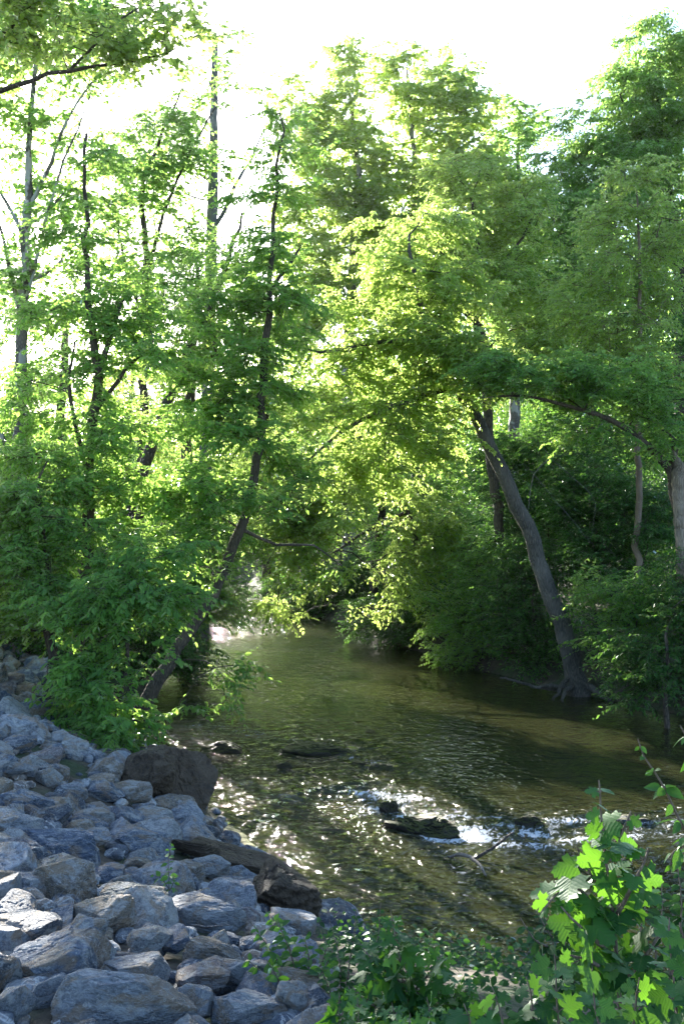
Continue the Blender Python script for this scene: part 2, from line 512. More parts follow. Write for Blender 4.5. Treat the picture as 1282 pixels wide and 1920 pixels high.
def rock_material(name, wet=False, moss=False):
    a = NT(name)
    oi = a.n('ShaderNodeObjectInfo')
    co = a.n('ShaderNodeTexCoord').outputs['Object']
    add = a.n('ShaderNodeVectorMath', operation='ADD'); a.l(co, add.inputs[0])
    rv = a.n('ShaderNodeVectorMath', operation='SCALE'); rv.inputs[0].default_value = (37, 91, 53); a.l(oi.outputs['Random'], rv.inputs['Scale'])
    a.l(rv.outputs[0], add.inputs[1])
    v = add.outputs[0]
    n1 = a.noise(v, 1.6, 6, 0.65, 0.4); n2 = a.noise(v, 6.0, 6, 0.7, 0.6); n3 = a.noise(v, 22.0, 4, 0.7)
    base = oi.outputs['Color']
    col = a.mix(a.ramp(n2, [(0.32, 0.85), (0.62, 0.0)]), base, (0.035, 0.028, 0.022) if wet else (0.05, 0.06, 0.075))
    if not wet:
        col = a.mix(a.ramp(n1, [(0.5, 0.0), (0.60, 0.7)]), col, (0.55, 0.56, 0.56))
        st = a.noise(v, 1.1, 4, 0.6, 0.8)
        col = a.mix(a.ramp(st, [(0.50, 0.0), (0.60, 0.7)]), col, (0.40, 0.28, 0.17))
    if wet: col = a.mix(a.ramp(n1, [(0.42, 0.0), (0.6, 0.7)]), col, (0.17, 0.125, 0.08) if not moss else (0.07, 0.06, 0.045))
    # calcite veins: thin bands of a distorted noise
    vn = a.noise(v, 1.9, 5, 0.6, 1.6)
    band = a.math('ABSOLUTE', a.math('SUBTRACT', vn, 0.5))
    col = a.mix(a.ramp(band, [(0.004, 0.0 if wet else 0.75), (0.014, 0.0)]), col, (0.62, 0.62, 0.60))
    col = a.mix(a.ramp(n3, [(0.35, 0.28), (0.62, 0.0)]), col, (0.04, 0.045, 0.05))
    if moss:
        g = a.n('ShaderNodeNewGeometry')
        sp = a.n('ShaderNodeSeparateXYZ'); a.l(g.outputs['Normal'], sp.inputs[0])
        mm = a.math('MULTIPLY', a.ramp(sp.outputs[2], [(0.2, 0.0), (0.65, 1.0)]), a.ramp(a.noise(v, 2.4, 5, 0.7), [(0.36, 0.0), (0.5, 1.0)]))
        col = a.mix(mm, col, (0.075, 0.08, 0.018))
    b = a.n('ShaderNodeBsdfPrincipled')
    b.inputs['Roughness'].default_value = 0.55 if wet else 0.75
    if wet: b.inputs['Specular IOR Level'].default_value = 0.25
    a.l(col, b.inputs['Base Color'])
    h = a.math('ADD', a.math('MULTIPLY', n2, 0.9), a.math('MULTIPLY', n3, 0.35))
    a.l(a.bump(h, 1.0, 0.11), b.inputs['Normal'])
    return a.fin(b.outputs[0])
M_ROCK = rock_material('rock_limestone')
M_WET = rock_material('rock_wet_brown', wet=True)
M_MOSS = rock_material('rock_mossy', wet=True, moss=True)

RC = {'wet': (0.055, 0.045, 0.03), 'blue': (0.17, 0.225, 0.32), 'pale': (0.42, 0.46, 0.52), 'white': (0.58, 0.59, 0.58), 'tan': (0.42, 0.34, 0.24), 'green': (0.20, 0.25, 0.235),
      'red': (0.29, 0.235, 0.235), 'dark': (0.10, 0.12, 0.16), 'brown': (0.13, 0.09, 0.055), 'slate': (0.14, 0.18, 0.25)}
PROTO = [rock_mesh(100 + k, planes=7 + k % 5, rough=0.030 + 0.006 * (k % 3), sub=4) for k in range(14)]
BIG = [rock_mesh(300 + k, planes=8 + k % 4, rough=0.034, sub=5) for k in range(8)]
for me in PROTO + BIG: me.materials.append(M_ROCK)
placed = []      # x, y, radius, z
NAMED = []       # px, py, short phrase

def put_rock(me, c, dims, rot, colour, mat=None):
    o = bpy.data.objects.new('rock', me)
    COL.objects.link(o)
    o.location = c
    o.scale = dims
    o.rotation_euler = rot
    cc = RC[colour] if isinstance(colour, str) else colour
    if mat is None and max(cc) > .12: cc = tuple(x * .95 for x in cc)
    o.color = (*cc, 1)
    if mat is not None:
        o.material_slots[0].link = 'OBJECT'
        o.material_slots[0].material = mat
    return o

def ray_ground(px, py, off=0.0):
    Ys = np.linspace(3.0, 60, 2400)
    X = (px - 641) / F * Ys; Z = H - (py - 960) / F * Ys
    g = np.maximum(height(X, Ys), -0.05) + off
    k = np.argmax(Z < g)
    return Ys[k] if (Z < g).any() else 30.0

# px, py, w, h, colour, yaw, label, short phrase
HAND = [
 (120, 1808, 200, 185, 'blue', 20, 'largest boulder of the bank, blue-grey with a flat lit top', 'the largest boulder'),
 (235, 1885, 260, 95, 'pale', -8, 'long pale ridge-backed boulder in the near front row', 'the long pale front boulder'),
 (28, 1880, 75, 90, 'pale', 30, 'pale blocky boulder at the near bottom corner of the bank', 'the pale corner boulder'),
 (10, 1825, 60, 85, 'dark', 10, 'dark blue boulder wedged beside the largest boulder at the frame edge', 'the dark edge boulder'),
 (45, 1735, 125, 95, 'slate', -15, 'grey-blue rounded boulder just behind the largest boulder', 'the rounded grey boulder'),
 (120, 1660, 120, 130, 'tan', 25, 'upright tan and white boulder with rusty lower face', 'the upright tan boulder'),
 (190, 1712, 115, 95, 'tan', -30, 'tan-grey wedge boulder leaning behind the small block', 'the tan wedge boulder'),
 (255, 1685, 140, 78, 'green', -6, 'smooth green-grey flat slab with fine layering', 'the green-grey slab'),
 (258, 1818, 120, 85, 'pale', 10, 'speckled grey-white boulder behind the long pale one', 'the speckled boulder'),
 (285, 1765, 90, 75, 'white', 35, 'white-topped boulder below the green-grey slab', 'the white-topped boulder'),
 (362, 1880, 80, 95, 'pale', -20, 'blue-white blocky boulder next to the long pale front one', 'the blue-white block'),
 (468, 1892, 135, 85, 'pale', 5, 'pale blue faceted boulder at the bottom of the bank', 'the faceted bottom boulder'),
 (553, 1882, 70, 105, 'white', 60, 'pale cream boulder standing between two bottom boulders', 'the cream boulder'),
 (600, 1888, 72, 95, 'slate', 12, 'slate-grey boulder with tan stripe at the end of the bottom row', 'the striped end boulder'),
 (380, 1828, 95, 72, 'red', 15, 'reddish speckled boulder above the blue-white block', 'the reddish boulder'),
 (450, 1828, 135, 62, 'pale', -12, 'broad flat grey boulder above the faceted bottom one', 'the broad flat boulder'),
 (325, 1765, 90, 65, 'blue', 40, 'blue-grey jagged boulder with dark notch below the twigs', 'the notched boulder'),
 (400, 1790, 110, 60, 'tan', -25, 'tan-edged layered boulder beside the leafy shrub', 'the layered tan-edged boulder'),
 (385, 1715, 150, 75, 'pale', 8, 'low pale boulder with a dry stick lying across it', 'the low pale boulder'),
 (440, 1672, 112, 78, 'slate', 28, 'purple-grey block with a sharp dark front face', 'the purple-grey block'),
 (355, 1635, 58, 60, 'tan', 0, 'round tan-brown boulder above the weed stems', 'the round tan-brown boulder'),
 (257, 1618, 58, 34, 'tan', 12, 'small ochre rock above the green-grey slab', 'the small ochre rock'),
 (395, 1622, 85, 52, 'white', -18, 'white angular boulder beside the round tan-brown one', 'the white angular boulder'),
 (262, 1578, 125, 85, 'blue', -20, 'large blue-grey boulder with white-scarred top mid bank', 'the white-scarred boulder'),
 (176, 1567, 60, 42, 'pale', 15, 'small pale block under the white peaked boulder', 'the small pale block'),
 (172, 1530, 72, 52, 'white', 40, 'white peaked boulder in the middle of the bank', 'the white peaked boulder'),
 (345, 1535, 92, 75, 'pale', -35, 'pale wedge boulder against the big brown boulder', 'the pale wedge boulder'),
 (385, 1563, 58, 50, 'dark', 20, 'dark blue boulder standing at the water edge', 'the dark water-edge boulder'),
 (426, 1576, 50, 48, 'dark', -10, 'small dark cube-like boulder half in the water', 'the dark cube-like boulder'),
 (112, 1588, 160, 62, 'blue', -5, 'long low blue-grey boulder behind the upright tan one', 'the long low boulder'),
 (60, 1612, 85, 78, 'slate', 18, 'boulder with sunlit cream top and dark slanted side', 'the cream-topped boulder'),
 (30, 1548, 110, 80, 'pale', -12, 'broad pale grey boulder at the frame edge mid bank', 'the broad edge boulder'),
 (100, 1530, 72, 52, 'dark', 33, 'dark red-tinged boulder over a deep gap', 'the dark gap boulder'),
 (18, 1668, 70, 75, 'pale', 50, 'pale rust-edged boulder at the frame edge beside the upright tan one', 'the rust-edged boulder'),
 (247, 1482, 75, 52, 'tan', -16, 'tan-topped boulder in front of the big brown boulder', 'the tan-topped boulder'),
 (197, 1480, 75, 56, 'blue', 10, 'deep blue-grey boulder with a thin white vein', 'the veined boulder'),
 (140, 1482, 62, 46, 'pale', -22, 'speckled pale block left of the veined boulder', 'the speckled pale block'),
 (95, 1456, 48, 46, 'white', 30, 'cream angular block standing out among blue rocks', 'the cream angular block'),
 (121, 1452, 20, 32, 'tan', 5, 'narrow upright tan rock beside the cream block', 'the narrow tan rock'),
 (85, 1418, 75, 42, 'red', -8, 'purple-grey flat boulder uphill of the cream block', 'the purple flat boulder'),
 (292, 1530, 64, 42, 'white', 12, 'white flat-topped boulder below the brown boulder', 'the white flat-topped boulder'),
 (85, 1365, 60, 36, 'slate', -20, 'grey slab with dark hollow near the small dark trunk', 'the hollow slab'),
 (15, 1275, 60, 30, 'red', 15, 'reddish slab at the top end of the rock bank', 'the reddish top slab'),
 (50, 1505, 100, 40, 'blue', 12, 'blue-grey wedge pointing towards the dark gap boulder', 'the pointing wedge'),
 (30, 1440, 70, 45, 'pale', -30, 'pale blue angular boulder at the frame edge below the top slabs', 'the pale upper edge boulder'),
 (35, 1395, 65, 42, 'slate', 22, 'speckled slate boulder uphill near the frame edge', 'the slate uphill boulder'),
]
for k, (px, py, wp, hp, colr, yaw, lab, phrase) in enumerate(HAND):
    rs = np.random.RandomState(700 + k)
    Y = ray_ground(px, py, 0.12) + 0.05
    wm, hm = wp / F * Y, hp / F * Y
    c = PT(px, py, Y)
    el = math.atan((py - 960) / F)
    dep = 2 * min(max(.48 * (hm / 2) / math.sin(el), .22 * wm), .45 * wm)
    zz = max((hm / 2 - dep / 2 * math.sin(el)) / math.cos(el), .22 * wm)
    me = BIG[k % 8] if wp > 88 else PROTO[k % 14]
    mat = None
    put = put_rock(me, c, (wm * 0.53, dep * 0.52, zz * 1.04), (R(rs.uniform(-9, 9)), R(rs.uniform(-9, 9)), R(yaw)), colr, mat)
    tag(put, lab, 'rock', 'broken limestone boulders on the bank')
    placed.append((c[0], c[1], wm * 0.46)); NAMED.append((px, py, phrase, colr))
# a small block resting on the largest boulder
Y = ray_ground(120, 1790, 0.12) - 0.05
o = put_rock(PROTO[3], PT(170, 1742, Y), (0.085 * Y / 5.2, 0.075 * Y / 5.2, 0.06 * Y / 5.2), (0.1, 0.05, 0.6), 'pale')
tag(o, 'small pale block resting on top of the largest boulder', 'rock', 'broken limestone boulders on the bank')

# brown bedrock at the water's edge
def bedrock(seed, px, py, wp, hp, depf, yaw, lab, strata=0.02, tilt=0, z0=None, colour='brown', mat=None, planes=8, rough=.055):
    me = rock_mesh(seed, planes=planes, rough=rough, sub=5, strata=strata, soft=45, chips=7)
    me.materials.append(mat or M_WET)
    Y = ray_ground(px, py, 0.15 if z0 is None else z0)
    wm, hm = wp / F * Y, hp / F * Y
    c = PT(px, py, Y)
    o = put_rock(me, c, (wm * .52, wm * depf * .5, hm * .52), (0, R(tilt), R(yaw)), colour)
    o.name = 'boulder'
    placed.append((c[0], c[1], wm * 0.42))
    return tag(o, lab, 'boulder', 'brown bedrock at the water edge')
bedrock(41, 332, 1474, 145, 155, 0.8, -20, 'big smooth brown boulder jutting into the creek below the leafy shrub', 0.012)
bedrock(42, 272, 1462, 110, 110, 0.9, 15, 'dark brown boulder half hidden under the shrub beside the big brown one', 0.015)
bedrock(43, 522, 1688, 150, 120, 0.8, -35, 'dark layered brown boulder hanging over the green water', 0.035, 18)
bedrock(44, 440, 1615, 200, 48, 0.45, -28, 'long low brown rock ledge running into the water', 0.03, 8)
bedrock(45, 360, 1585, 120, 30, 0.4, -24, 'narrow reddish-brown ledge behind the round tan-brown boulder', 0.03, 6)

# stones standing in the creek
for k, (px, py, wp, hp, dz, lab) in enumerate([
    (420, 1404, 92, 34, 0, 'low dark mossy stone alone in the upper rippled water'),
    (590, 1407, 130, 26, 0, 'long flat dark stone barely above the calm water edge'),
    (535, 1438, 34, 20, 0, 'small round dark stone between the two low stones'),
    (712, 1442, 52, 20, 0, 'small yellow-mossed stone at the upper riffle'),
    (678, 1434, 44, 14, 0, 'tiny dark stone next to the yellow-mossed one'),
    (727, 1507, 42, 34, 0, 'rounded dark mossy stone at the tip of the long one'),
    (795, 1537, 150, 46, 0, 'long moss-covered boulder lying across the riffle'),
    (990, 1535, 52, 36, 0, 'mossy stone in bright water above the dead branch'),
    (478, 1537, 50, 8, 0, 'submerged dark stone under a curl of white water'),
    (1040, 1640, 130, 5, 0, 'dark wet stone slab just breaking the water behind the sapling'),
    (1175, 1530, 90, 24, 0, 'blue-grey wet stone in the riffle behind the sapling top'),
    (690, 1374, 30, 8, 0, 'thin dark stone edge in the smooth middle water')]):
    Y = H * F / (py + hp * .25 - 960)
    me = rock_mesh(60 + k, planes=14, chips=5, rough=0.10, sub=5 if wp > 80 else 4, soft=12)
    me.materials.append(M_MOSS)
    c = PT(px, py + hp * .25, Y) + [0, 0, .03 if Y > 15.5 else -.04 - .05 * (k == 9)]; wm = wp / F * Y; hm = hp / F * Y
    o = put_rock(me, c, (wm * .52, wm * (.26 if wp > 80 else .38), hm * .6), (0, 0, R([-12, 5, 0, 10, 0, 20, -36, 0, 0, 5, 0, 0][k])), 'wet' if k != 10 else 'slate')
    o.name = 'creek_stone'
    tag(o, lab, 'stone', 'stones standing in the creek')

# riprap filling the rest of the bank: dart throwing, big ones first
rs = np.random.RandomState(12)
nfill = 0
fill = []
RIP = lambda X, Y, d: (d > -0.25) & (d < 8.5)
for rad, tries, cap in ((0.34, 900, 26), (0.27, 1600, 50), (0.20, 3500, 75), (0.14, 7000, 85)):
    cnt = 0
    X = rs.uniform(-9.5, 1.0, tries); Yy = rs.uniform(3.9, 23, tries)
    if rad < 0.16: Yy = 3.9 + (rs.uniform(0, 1, tries) ** 1.5) * 12
    px = 641 + X / Yy * F
    D, rb = water_dist(X, Yy)
    lim = np.interp(Yy, [3.5, 5.5, 7.5, 9.5], [0.10, -0.05, -0.55, -0.7])
    hgt = height(X, Yy)
    for x, y, p, d, z in zip(X, Yy, px, D, hgt):
        if cnt >= cap: break
        if d < -0.1 or p < -70 or (y < 10 and x > np.interp(y, [3.5, 5.5, 7.5, 9.8], [0.02, -0.05, -0.35, -0.4])): continue
        pyy = 960 + (H - z) / y * F
        if pyy > 1990: continue
        if y > 13 and p > 330 - (y - 13) * 12: continue
        if y > 17.5 and p > 150: continue
        r = rad * rs.uniform(0.85, 1.2)
        if any((x - q[0]) ** 2 + (y - q[1]) ** 2 < (0.60 * (r + q[2])) ** 2 for q in placed): continue
        placed.append((x, y, r)); cnt += 1
        colr = rs.choice(['blue', 'blue', 'slate', 'pale', 'pale', 'pale', 'tan', 'tan', 'dark', 'red', 'white', 'white'])
        base = np.array(RC[colr]) * rs.uniform(.85, 1.15)
        o = put_rock(PROTO[rs.randint(14)] if r < .3 else BIG[rs.randint(8)], (x, y, z - r * 0.02), (r * rs.uniform(.9, 1.3), r * rs.uniform(.8, 1.1), r * rs.uniform(.6, .95)),
                     (R(rs.uniform(-25, 25)), R(rs.uniform(-25, 25)), rs.uniform(0, 6.28)), tuple(base))
        fill.append((o, p, 960 + (H - z - r * .28) / y * F, r, colr, y))
CN = {'blue': 'blue-grey', 'slate': 'slate-grey', 'pale': 'pale grey', 'tan': 'tan', 'dark': 'dark blue', 'red': 'purplish', 'white': 'whitish'}
used = set()
ORD = ['', 'second ', 'third ', 'fourth ', 'fifth ', 'sixth ', 'seventh ', 'eighth ', 'ninth ', 'tenth ']
for o, p, q, r, colr, y in sorted(fill, key=lambda t: -t[3]):
    size = 'large' if r > .3 else 'medium' if r > .22 else 'small' if r > .155 else 'little'
    near = sorted(NAMED, key=lambda n: ((n[0] - p) ** 2 + (n[1] - q) ** 2))[:3]
    done = False
    for rank in range(10):
        for n in near:
            dx, dy = p - n[0], q - n[1]
            side = ('right of' if dx > 0 else 'left of') if abs(dx) > abs(dy) * 1.2 else ('in front of' if dy > 0 else 'behind')
            lab = f"{size} {CN[colr]} rock, {ORD[rank]}{'nearest of its kind ' if rank else ''}{side} {n[2]}"
            if lab not in used:
                used.add(lab); done = True; break
        if done: break
    tag(o, lab, 'rock', 'broken limestone boulders on the bank')
# fine rubble packed between the boulders: too many to count
Vs, Ls, off = [], [], 0
D0, F0 = ico(3)
for k in range(2600):
    y = 4 + 19 * rs.uniform() ** 1.3; x = rs.uniform(-9, 0.3)
    if y < 10 and x > np.interp(y, [3.5, 5.5, 7.5, 9.8], [0.05, 0, -0.3, -0.3]): continue
    p = 641 + x / y * F
    if p < -80: continue
    Vs.append((x, y))
XY = np.array(Vs); dd, _ = water_dist(XY[:, 0], XY[:, 1]); XY = XY[dd > 0]; zz = height(XY[:, 0], XY[:, 1])
base = [D0 * (1 + .25 * fbm(D0 * 1.7 + s * 9, 2, s))[:, None] for s in range(6)]
Vo, Lo = [], []
for k, ((x, y), z) in enumerate(zip(XY, zz)):
    r = rs.uniform(.04, .11)
    b_ = base[k % 6] * (np.array([1.2, .9, .65]) * r)
    an = rs.uniform(0, 6.28); c_, s_ = math.cos(an), math.sin(an)
    b_ = np.stack([b_[:, 0] * c_ - b_[:, 1] * s_, b_[:, 0] * s_ + b_[:, 1] * c_, b_[:, 2]], 1) + [x, y, z + r * .3]
    Vo.append(b_); Lo.append(F0 + k * len(D0))
Vo = np.vstack(Vo); Lo = np.vstack(Lo)
o = link('rubble', mesh_np('rubble', Vo, Lo.ravel(), np.full(len(Lo), 3), False), M_ROCK)
o.color = (0.10, 0.12, 0.15, 1)
tag(o, 'small broken stones packed in the gaps of the rock bank', 'rubble', kind='stuff')
# ------------------------------------------------------------------ vegetation engine
T_OVAL = (np.array([[0, 0, 0], [.30, .24, .05], [.68, .20, .02], [1, 0, -.10], [.68, -.20, .02], [.30, -.24, .05]]), [[0, 3, 2, 1], [0, 5, 4, 3]])
T_PALM = (np.array([[0, 0, 0], [-.08, .30, .02], [.22, .48, .0], [.38, .26, .03], [.68, .34, -.03], [1, 0, -.08], [.68, -.34, -.03], [.38, -.26, .03], [.22, -.48, 0], [-.08, -.30, .02]]),
          [[0, 5, 4, 3, 2, 1], [0, 9, 8, 7, 6, 5]])
T_QUAD = (np.array([[0, 0, 0], [.5, .30, .04], [1, 0, -.08], [.5, -.30, .04]]), [[0, 3, 2, 1]])

def leaves_arrays(P, Dv, Nv, size, tmpl, off=0):
    T, polys = tmpl
    Dv = norm(Dv); S_ = norm(np.cross(Nv, Dv)); Nn = np.cross(Dv, S_)
    V = P[:, None] + size[:, None, None] * (T[None, :, 0:1] * Dv[:, None] + T[None, :, 1:2] * S_[:, None] + T[None, :, 2:3] * Nn[:, None])
    n = len(P); k = len(T)
    base = (np.arange(n) * k + off)[:, None]
    lo = np.concatenate([base + np.array(p)[None] for p in polys], 1).ravel()
    sizes = np.tile([len(p) for p in polys], n)
    return V.reshape(-1, 3), lo, sizes, len(polys)

class Tree:
    def __init__(self, seed, sides=7):
        self.rs = np.random.RandomState(seed)
        self.pos = np.zeros((80000, 3)); self.par = np.full(80000, -1); self.rad = np.zeros(80000); self.n = 0
        self.att = np.ones(80000, bool); self.sides = sides; self.tips = []
    def node(self, p, par, r=0.0, att=True):
        i = self.n
        self.pos[i] = p; self.par[i] = par; self.rad[i] = r; self.att[i] = att; self.n += 1
        return i
    def path(self, pts, radii, start=-1, step=0.35, wob=0.03, att=True):
        """pts world (k,3), Catmull-Rom sampled; radii at the points (0: by pipe model)"""
        pts = np.array(pts, float); radii = np.array(radii, float)
        ext = np.vstack([2 * pts[0] - pts[1], pts, 2 * pts[-1] - pts[-2]])
        cur = start; last = None
        for k in range(len(pts) - 1):
            p0, p1, p2, p3 = ext[k:k + 4]
            m = max(2, int(np.linalg.norm(p2 - p1) / step))
            for j in range(m + (k == len(pts) - 2)):
                t = j / m
                q = 0.5 * ((2 * p1) + (-p0 + p2) * t + (2 * p0 - 5 * p1 + 4 * p2 - p3) * t * t + (-p0 + 3 * p1 - 3 * p2 + p3) * t ** 3)
                r = radii[k] * (1 - t) + radii[k + 1] * t
                if not (k == 0 and j == 0): q = q + self.rs.normal(size=3) * wob * [1, 1, .3]
                if k == 0 and j == 0 and start >= 0: continue
                cur = self.node(q, cur, r, att)
        return cur
    def nearest(self, p):
        d = ((self.pos[:self.n] - p) ** 2).sum(1)
        return int(np.argmin(d))
    def grow(self, pts, step=0.4, up=0.12):
        """connect spray points to the wood, nearest first; returns the tips with directions"""
        pts = np.array(pts)
        tr = self.pos[:self.n][self.att[:self.n]]
        d0 = np.array([((tr - p) ** 2).sum(1).min() for p in pts])
        for p in pts[np.argsort(d0)]:
            n = self.n
            dv = p - self.pos[:n]
            d = np.sqrt((dv ** 2).sum(1)) + np.where(dv[:, 2] < 0, -dv[:, 2] * 0.45, 0) + np.where(self.att[:n], 0, 1e6)
            i = int(np.argmin(d))
            a = self.pos[i].copy(); L = np.linalg.norm(p - a)
            m = max(1, int(L / step))
            cur = i
            bend = self.rs.normal(size=3) * 0.07 * L + np.array([0, 0, up * L])
            if m > 60 or self.n + m > 79900: continue
            for j in range(1, m + 1):
                t = j / m
                q = a + (p - a) * t + bend * math.sin(math.pi * t) * 0.9 + self.rs.normal(size=3) * 0.02 * (j < m)
                cur = self.node(q, cur)
            self.tips.append((cur, norm(self.pos[cur] - self.pos[self.par[cur]])))
    def finish(self, tip_r=0.006, expo=2.25, rmax=0.14):
        n = self.n
        acc = np.zeros(n); R_ = self.rad[:n].copy(); fixed = R_ > 0
        for i in range(n - 1, -1, -1):
            r = acc[i] ** (1 / expo) if acc[i] > 0 else tip_r
            if not fixed[i]: R_[i] = max(tip_r, min(r, rmax))
            if self.par[i] >= 0: acc[self.par[i]] += R_[i] ** expo if not fixed[self.par[i]] else 0
        for i in range(n):
            p = self.par[i]
            if p >= 0 and not fixed[i]: R_[i] = min(R_[i], 0.8 * R_[p] if fixed[p] else R_[p])
        self.rad[:n] = R_
    def wood(self, extra=None):
        """one mesh of rings for the whole wood"""
        n, K = self.n, self.sides
        pos, par, rad = self.pos[:n], self.par[:n], self.rad[:n]
        tan = np.zeros((n, 3)); m = par >= 0
        tan[m] = pos[m] - pos[par[m]]
        roots = np.where(~m)[0]
        main = np.full(n, -1)
        for i in range(n - 1, -1, -1):
            p = par[i]
            if p >= 0 and (main[p] < 0 or rad[i] >= rad[main[p]]): main[p] = i
        for r0 in roots:
            if main[r0] >= 0: tan[r0] = pos[main[r0]] - pos[r0]
        # average the tangent with the continuation
        hm = main >= 0
        t2 = norm(tan); t2[hm] = norm(t2[hm] + norm(tan[main[hm]]) )
        tan = t2
        ref = np.array([0.25, 0.95, 0.12])
        ang = np.arange(K) / K * 2 * math.pi
        def ring(c, t, r):
            u = norm(np.cross(t, ref)); v = np.cross(t, u)
            return c[:, None] + r[:, None, None] * (np.cos(ang)[None, :, None] * u[:, None] + np.sin(ang)[None, :, None] * v[:, None])
        R0 = ring(pos, tan, rad)
        side = np.where(m & (main[par] != np.arange(n)))[0]
        R1 = ring(pos[par[side]], tan[side], rad[side] * 1.15)
        V = np.vstack([R0.reshape(-1, 3), R1.reshape(-1, 3)])
        st = np.zeros(n, int); st[m] = par[m] * K
        st[side] = (n + np.arange(len(side))) * K
        e = np.where(m)[0]
        k = np.arange(K); k2 = (k + 1) % K
        A = st[e][:, None]; B = (e * K)[:, None]
        q = np.stack([A + k, A + k2, B + k2, B + k], -1).reshape(-1)
        sizes = np.full(len(e) * K, 4)
        if extra is not None:
            Ve, le, se = extra
            q = np.concatenate([q, le + len(V)]); V = np.vstack([V, Ve]); sizes = np.concatenate([sizes, se])
        return V, q, sizes
    def sprays(self, leaf, tmpl, twigs=4, nodes=6, length=0.62, droop=0.45, flat=0.35, jit=0.35, twiggy=True, keep=None):
        rs = self.rs
        P0 = np.array([self.pos[i] for i, d in self.tips]); D0 = np.array([d for i, d in self.tips])
        if keep is not None:
            m = keep(P0); P0, D0 = P0[m], D0[m]
        n = len(P0)
        P = np.repeat(P0, twigs, 0); D = np.repeat(D0, twigs, 0)
        D[:, 2] *= flat
        D = norm(D + 0.001)
        a = rs.uniform(-1.5, 1.5, len(P)); c, s = np.cos(a), np.sin(a)
        D = np.stack([D[:, 0] * c - D[:, 1] * s, D[:, 0] * s + D[:, 1] * c, D[:, 2] + rs.normal(0, .28, len(P))], 1)
        D = norm(D)
        L = length * rs.uniform(.6, 1.3, len(P))
        # twig start offsets spread over the last bit of the limb
        P = P + rs.normal(0, .10, P.shape) - D * 0.1
        ts = np.linspace(0.12, 1.0, nodes)
        def at(t):
            return P + D * (L * t)[:, None] + np.array([0, 0, -1])[None] * (L * t * t * droop * 0.55)[:, None]
        LP, LD, LN, LS, RN = [], [], [], [], []
        up = np.array([0, 0, 1.0])
        side = norm(np.cross(D, up))
        cl = np.repeat(rs.uniform(0, 1, n), twigs)
        for t in ts:
            q = at(t)
            for sg in (-1, 1):
                d = D * rs.uniform(.2, .9, (len(P), 1)) + side * sg * rs.uniform(.5, 1.1, (len(P), 1)) + up * -droop * rs.uniform(.4, 1.6, (len(P), 1)) + rs.normal(0, jit * .6, (len(P), 3))
                nn = up + side * sg * .35 + rs.normal(0, jit, (len(P), 3))
                LP.append(q); LD.append(d); LN.append(nn)
                LS.append(leaf * rs.uniform(.55, 1.2, len(P)) * (1 - .25 * t)); RN.append(np.clip(cl * .6 + rs.uniform(0, .5, len(P)), 0, 1))
        LP, LD, LN, LS, RN = np.vstack(LP), np.vstack(LD), np.vstack(LN), np.concatenate(LS), np.concatenate(RN)
        k_ = rs.uniform(0, 1, len(LP)) > sun_spots(LP) * .93
        LP, LD, LN, LS, RN = LP[k_], LD[k_], LN[k_], LS[k_], RN[k_]
        V, lo, sz, npoly = leaves_arrays(LP, LD, LN, LS, tmpl)
        rnd = np.repeat(RN, npoly)
        ex = None
        if twiggy:
            r = 0.0035
            rings = []
            for t, rr in ((0, r * 1.6), (.5, r), (1, r * .5)):
                q = at(t)
                for k in range(3):
                    an = k * 2.094
                    rings.append(q + (math.cos(an) * side + math.sin(an) * up) * rr)
            m = len(P)
            Vt = np.stack(rings, 1).reshape(-1, 3)
            b0 = (np.arange(m) * 9)[:, None]
            q = []
            for k in range(2):
                for j in range(3):
                    q.append(b0 + np.array([[k * 3 + j, k * 3 + (j + 1) % 3, k * 3 + 3 + (j + 1) % 3, k * 3 + 3 + j]]))
            ex = (Vt, np.stack(q, 1).reshape(-1), np.full(m * 6, 4))
        return V, lo, sz, rnd, ex

def clump_points(rs, clumps, dens=1.0):
    out = []
    for c in clumps:
        px, py, Y, rx, ry = c[:5]
        rd = c[5] if len(c) > 5 else (rx / F * Y) * 0.9
        ax, az = rx / F * Y, ry / F * Y
        vol = ax * az * rd
        n = max(5, int(DENS * dens * (ax * az) ** 0.85 * rd ** .45 * 10))
        u = norm(rs.normal(size=(n, 3))) * (rs.uniform(0.12, 1, (n, 1)) ** 0.42)
        p = PT(px, py, Y) + u * [ax, rd, az]
        m_ = max(2, n // 3)
        p = p[:m_][rs.randint(0, m_, n)] + rs.normal(0, 1, (n, 3)) * np.array([.30, .30, .10]) * (Y / 26) ** .5
        p = p[rs.uniform(0, 1, n) > sun_spots(p) * .97]
        out.append(p)
    return np.vstack(out)

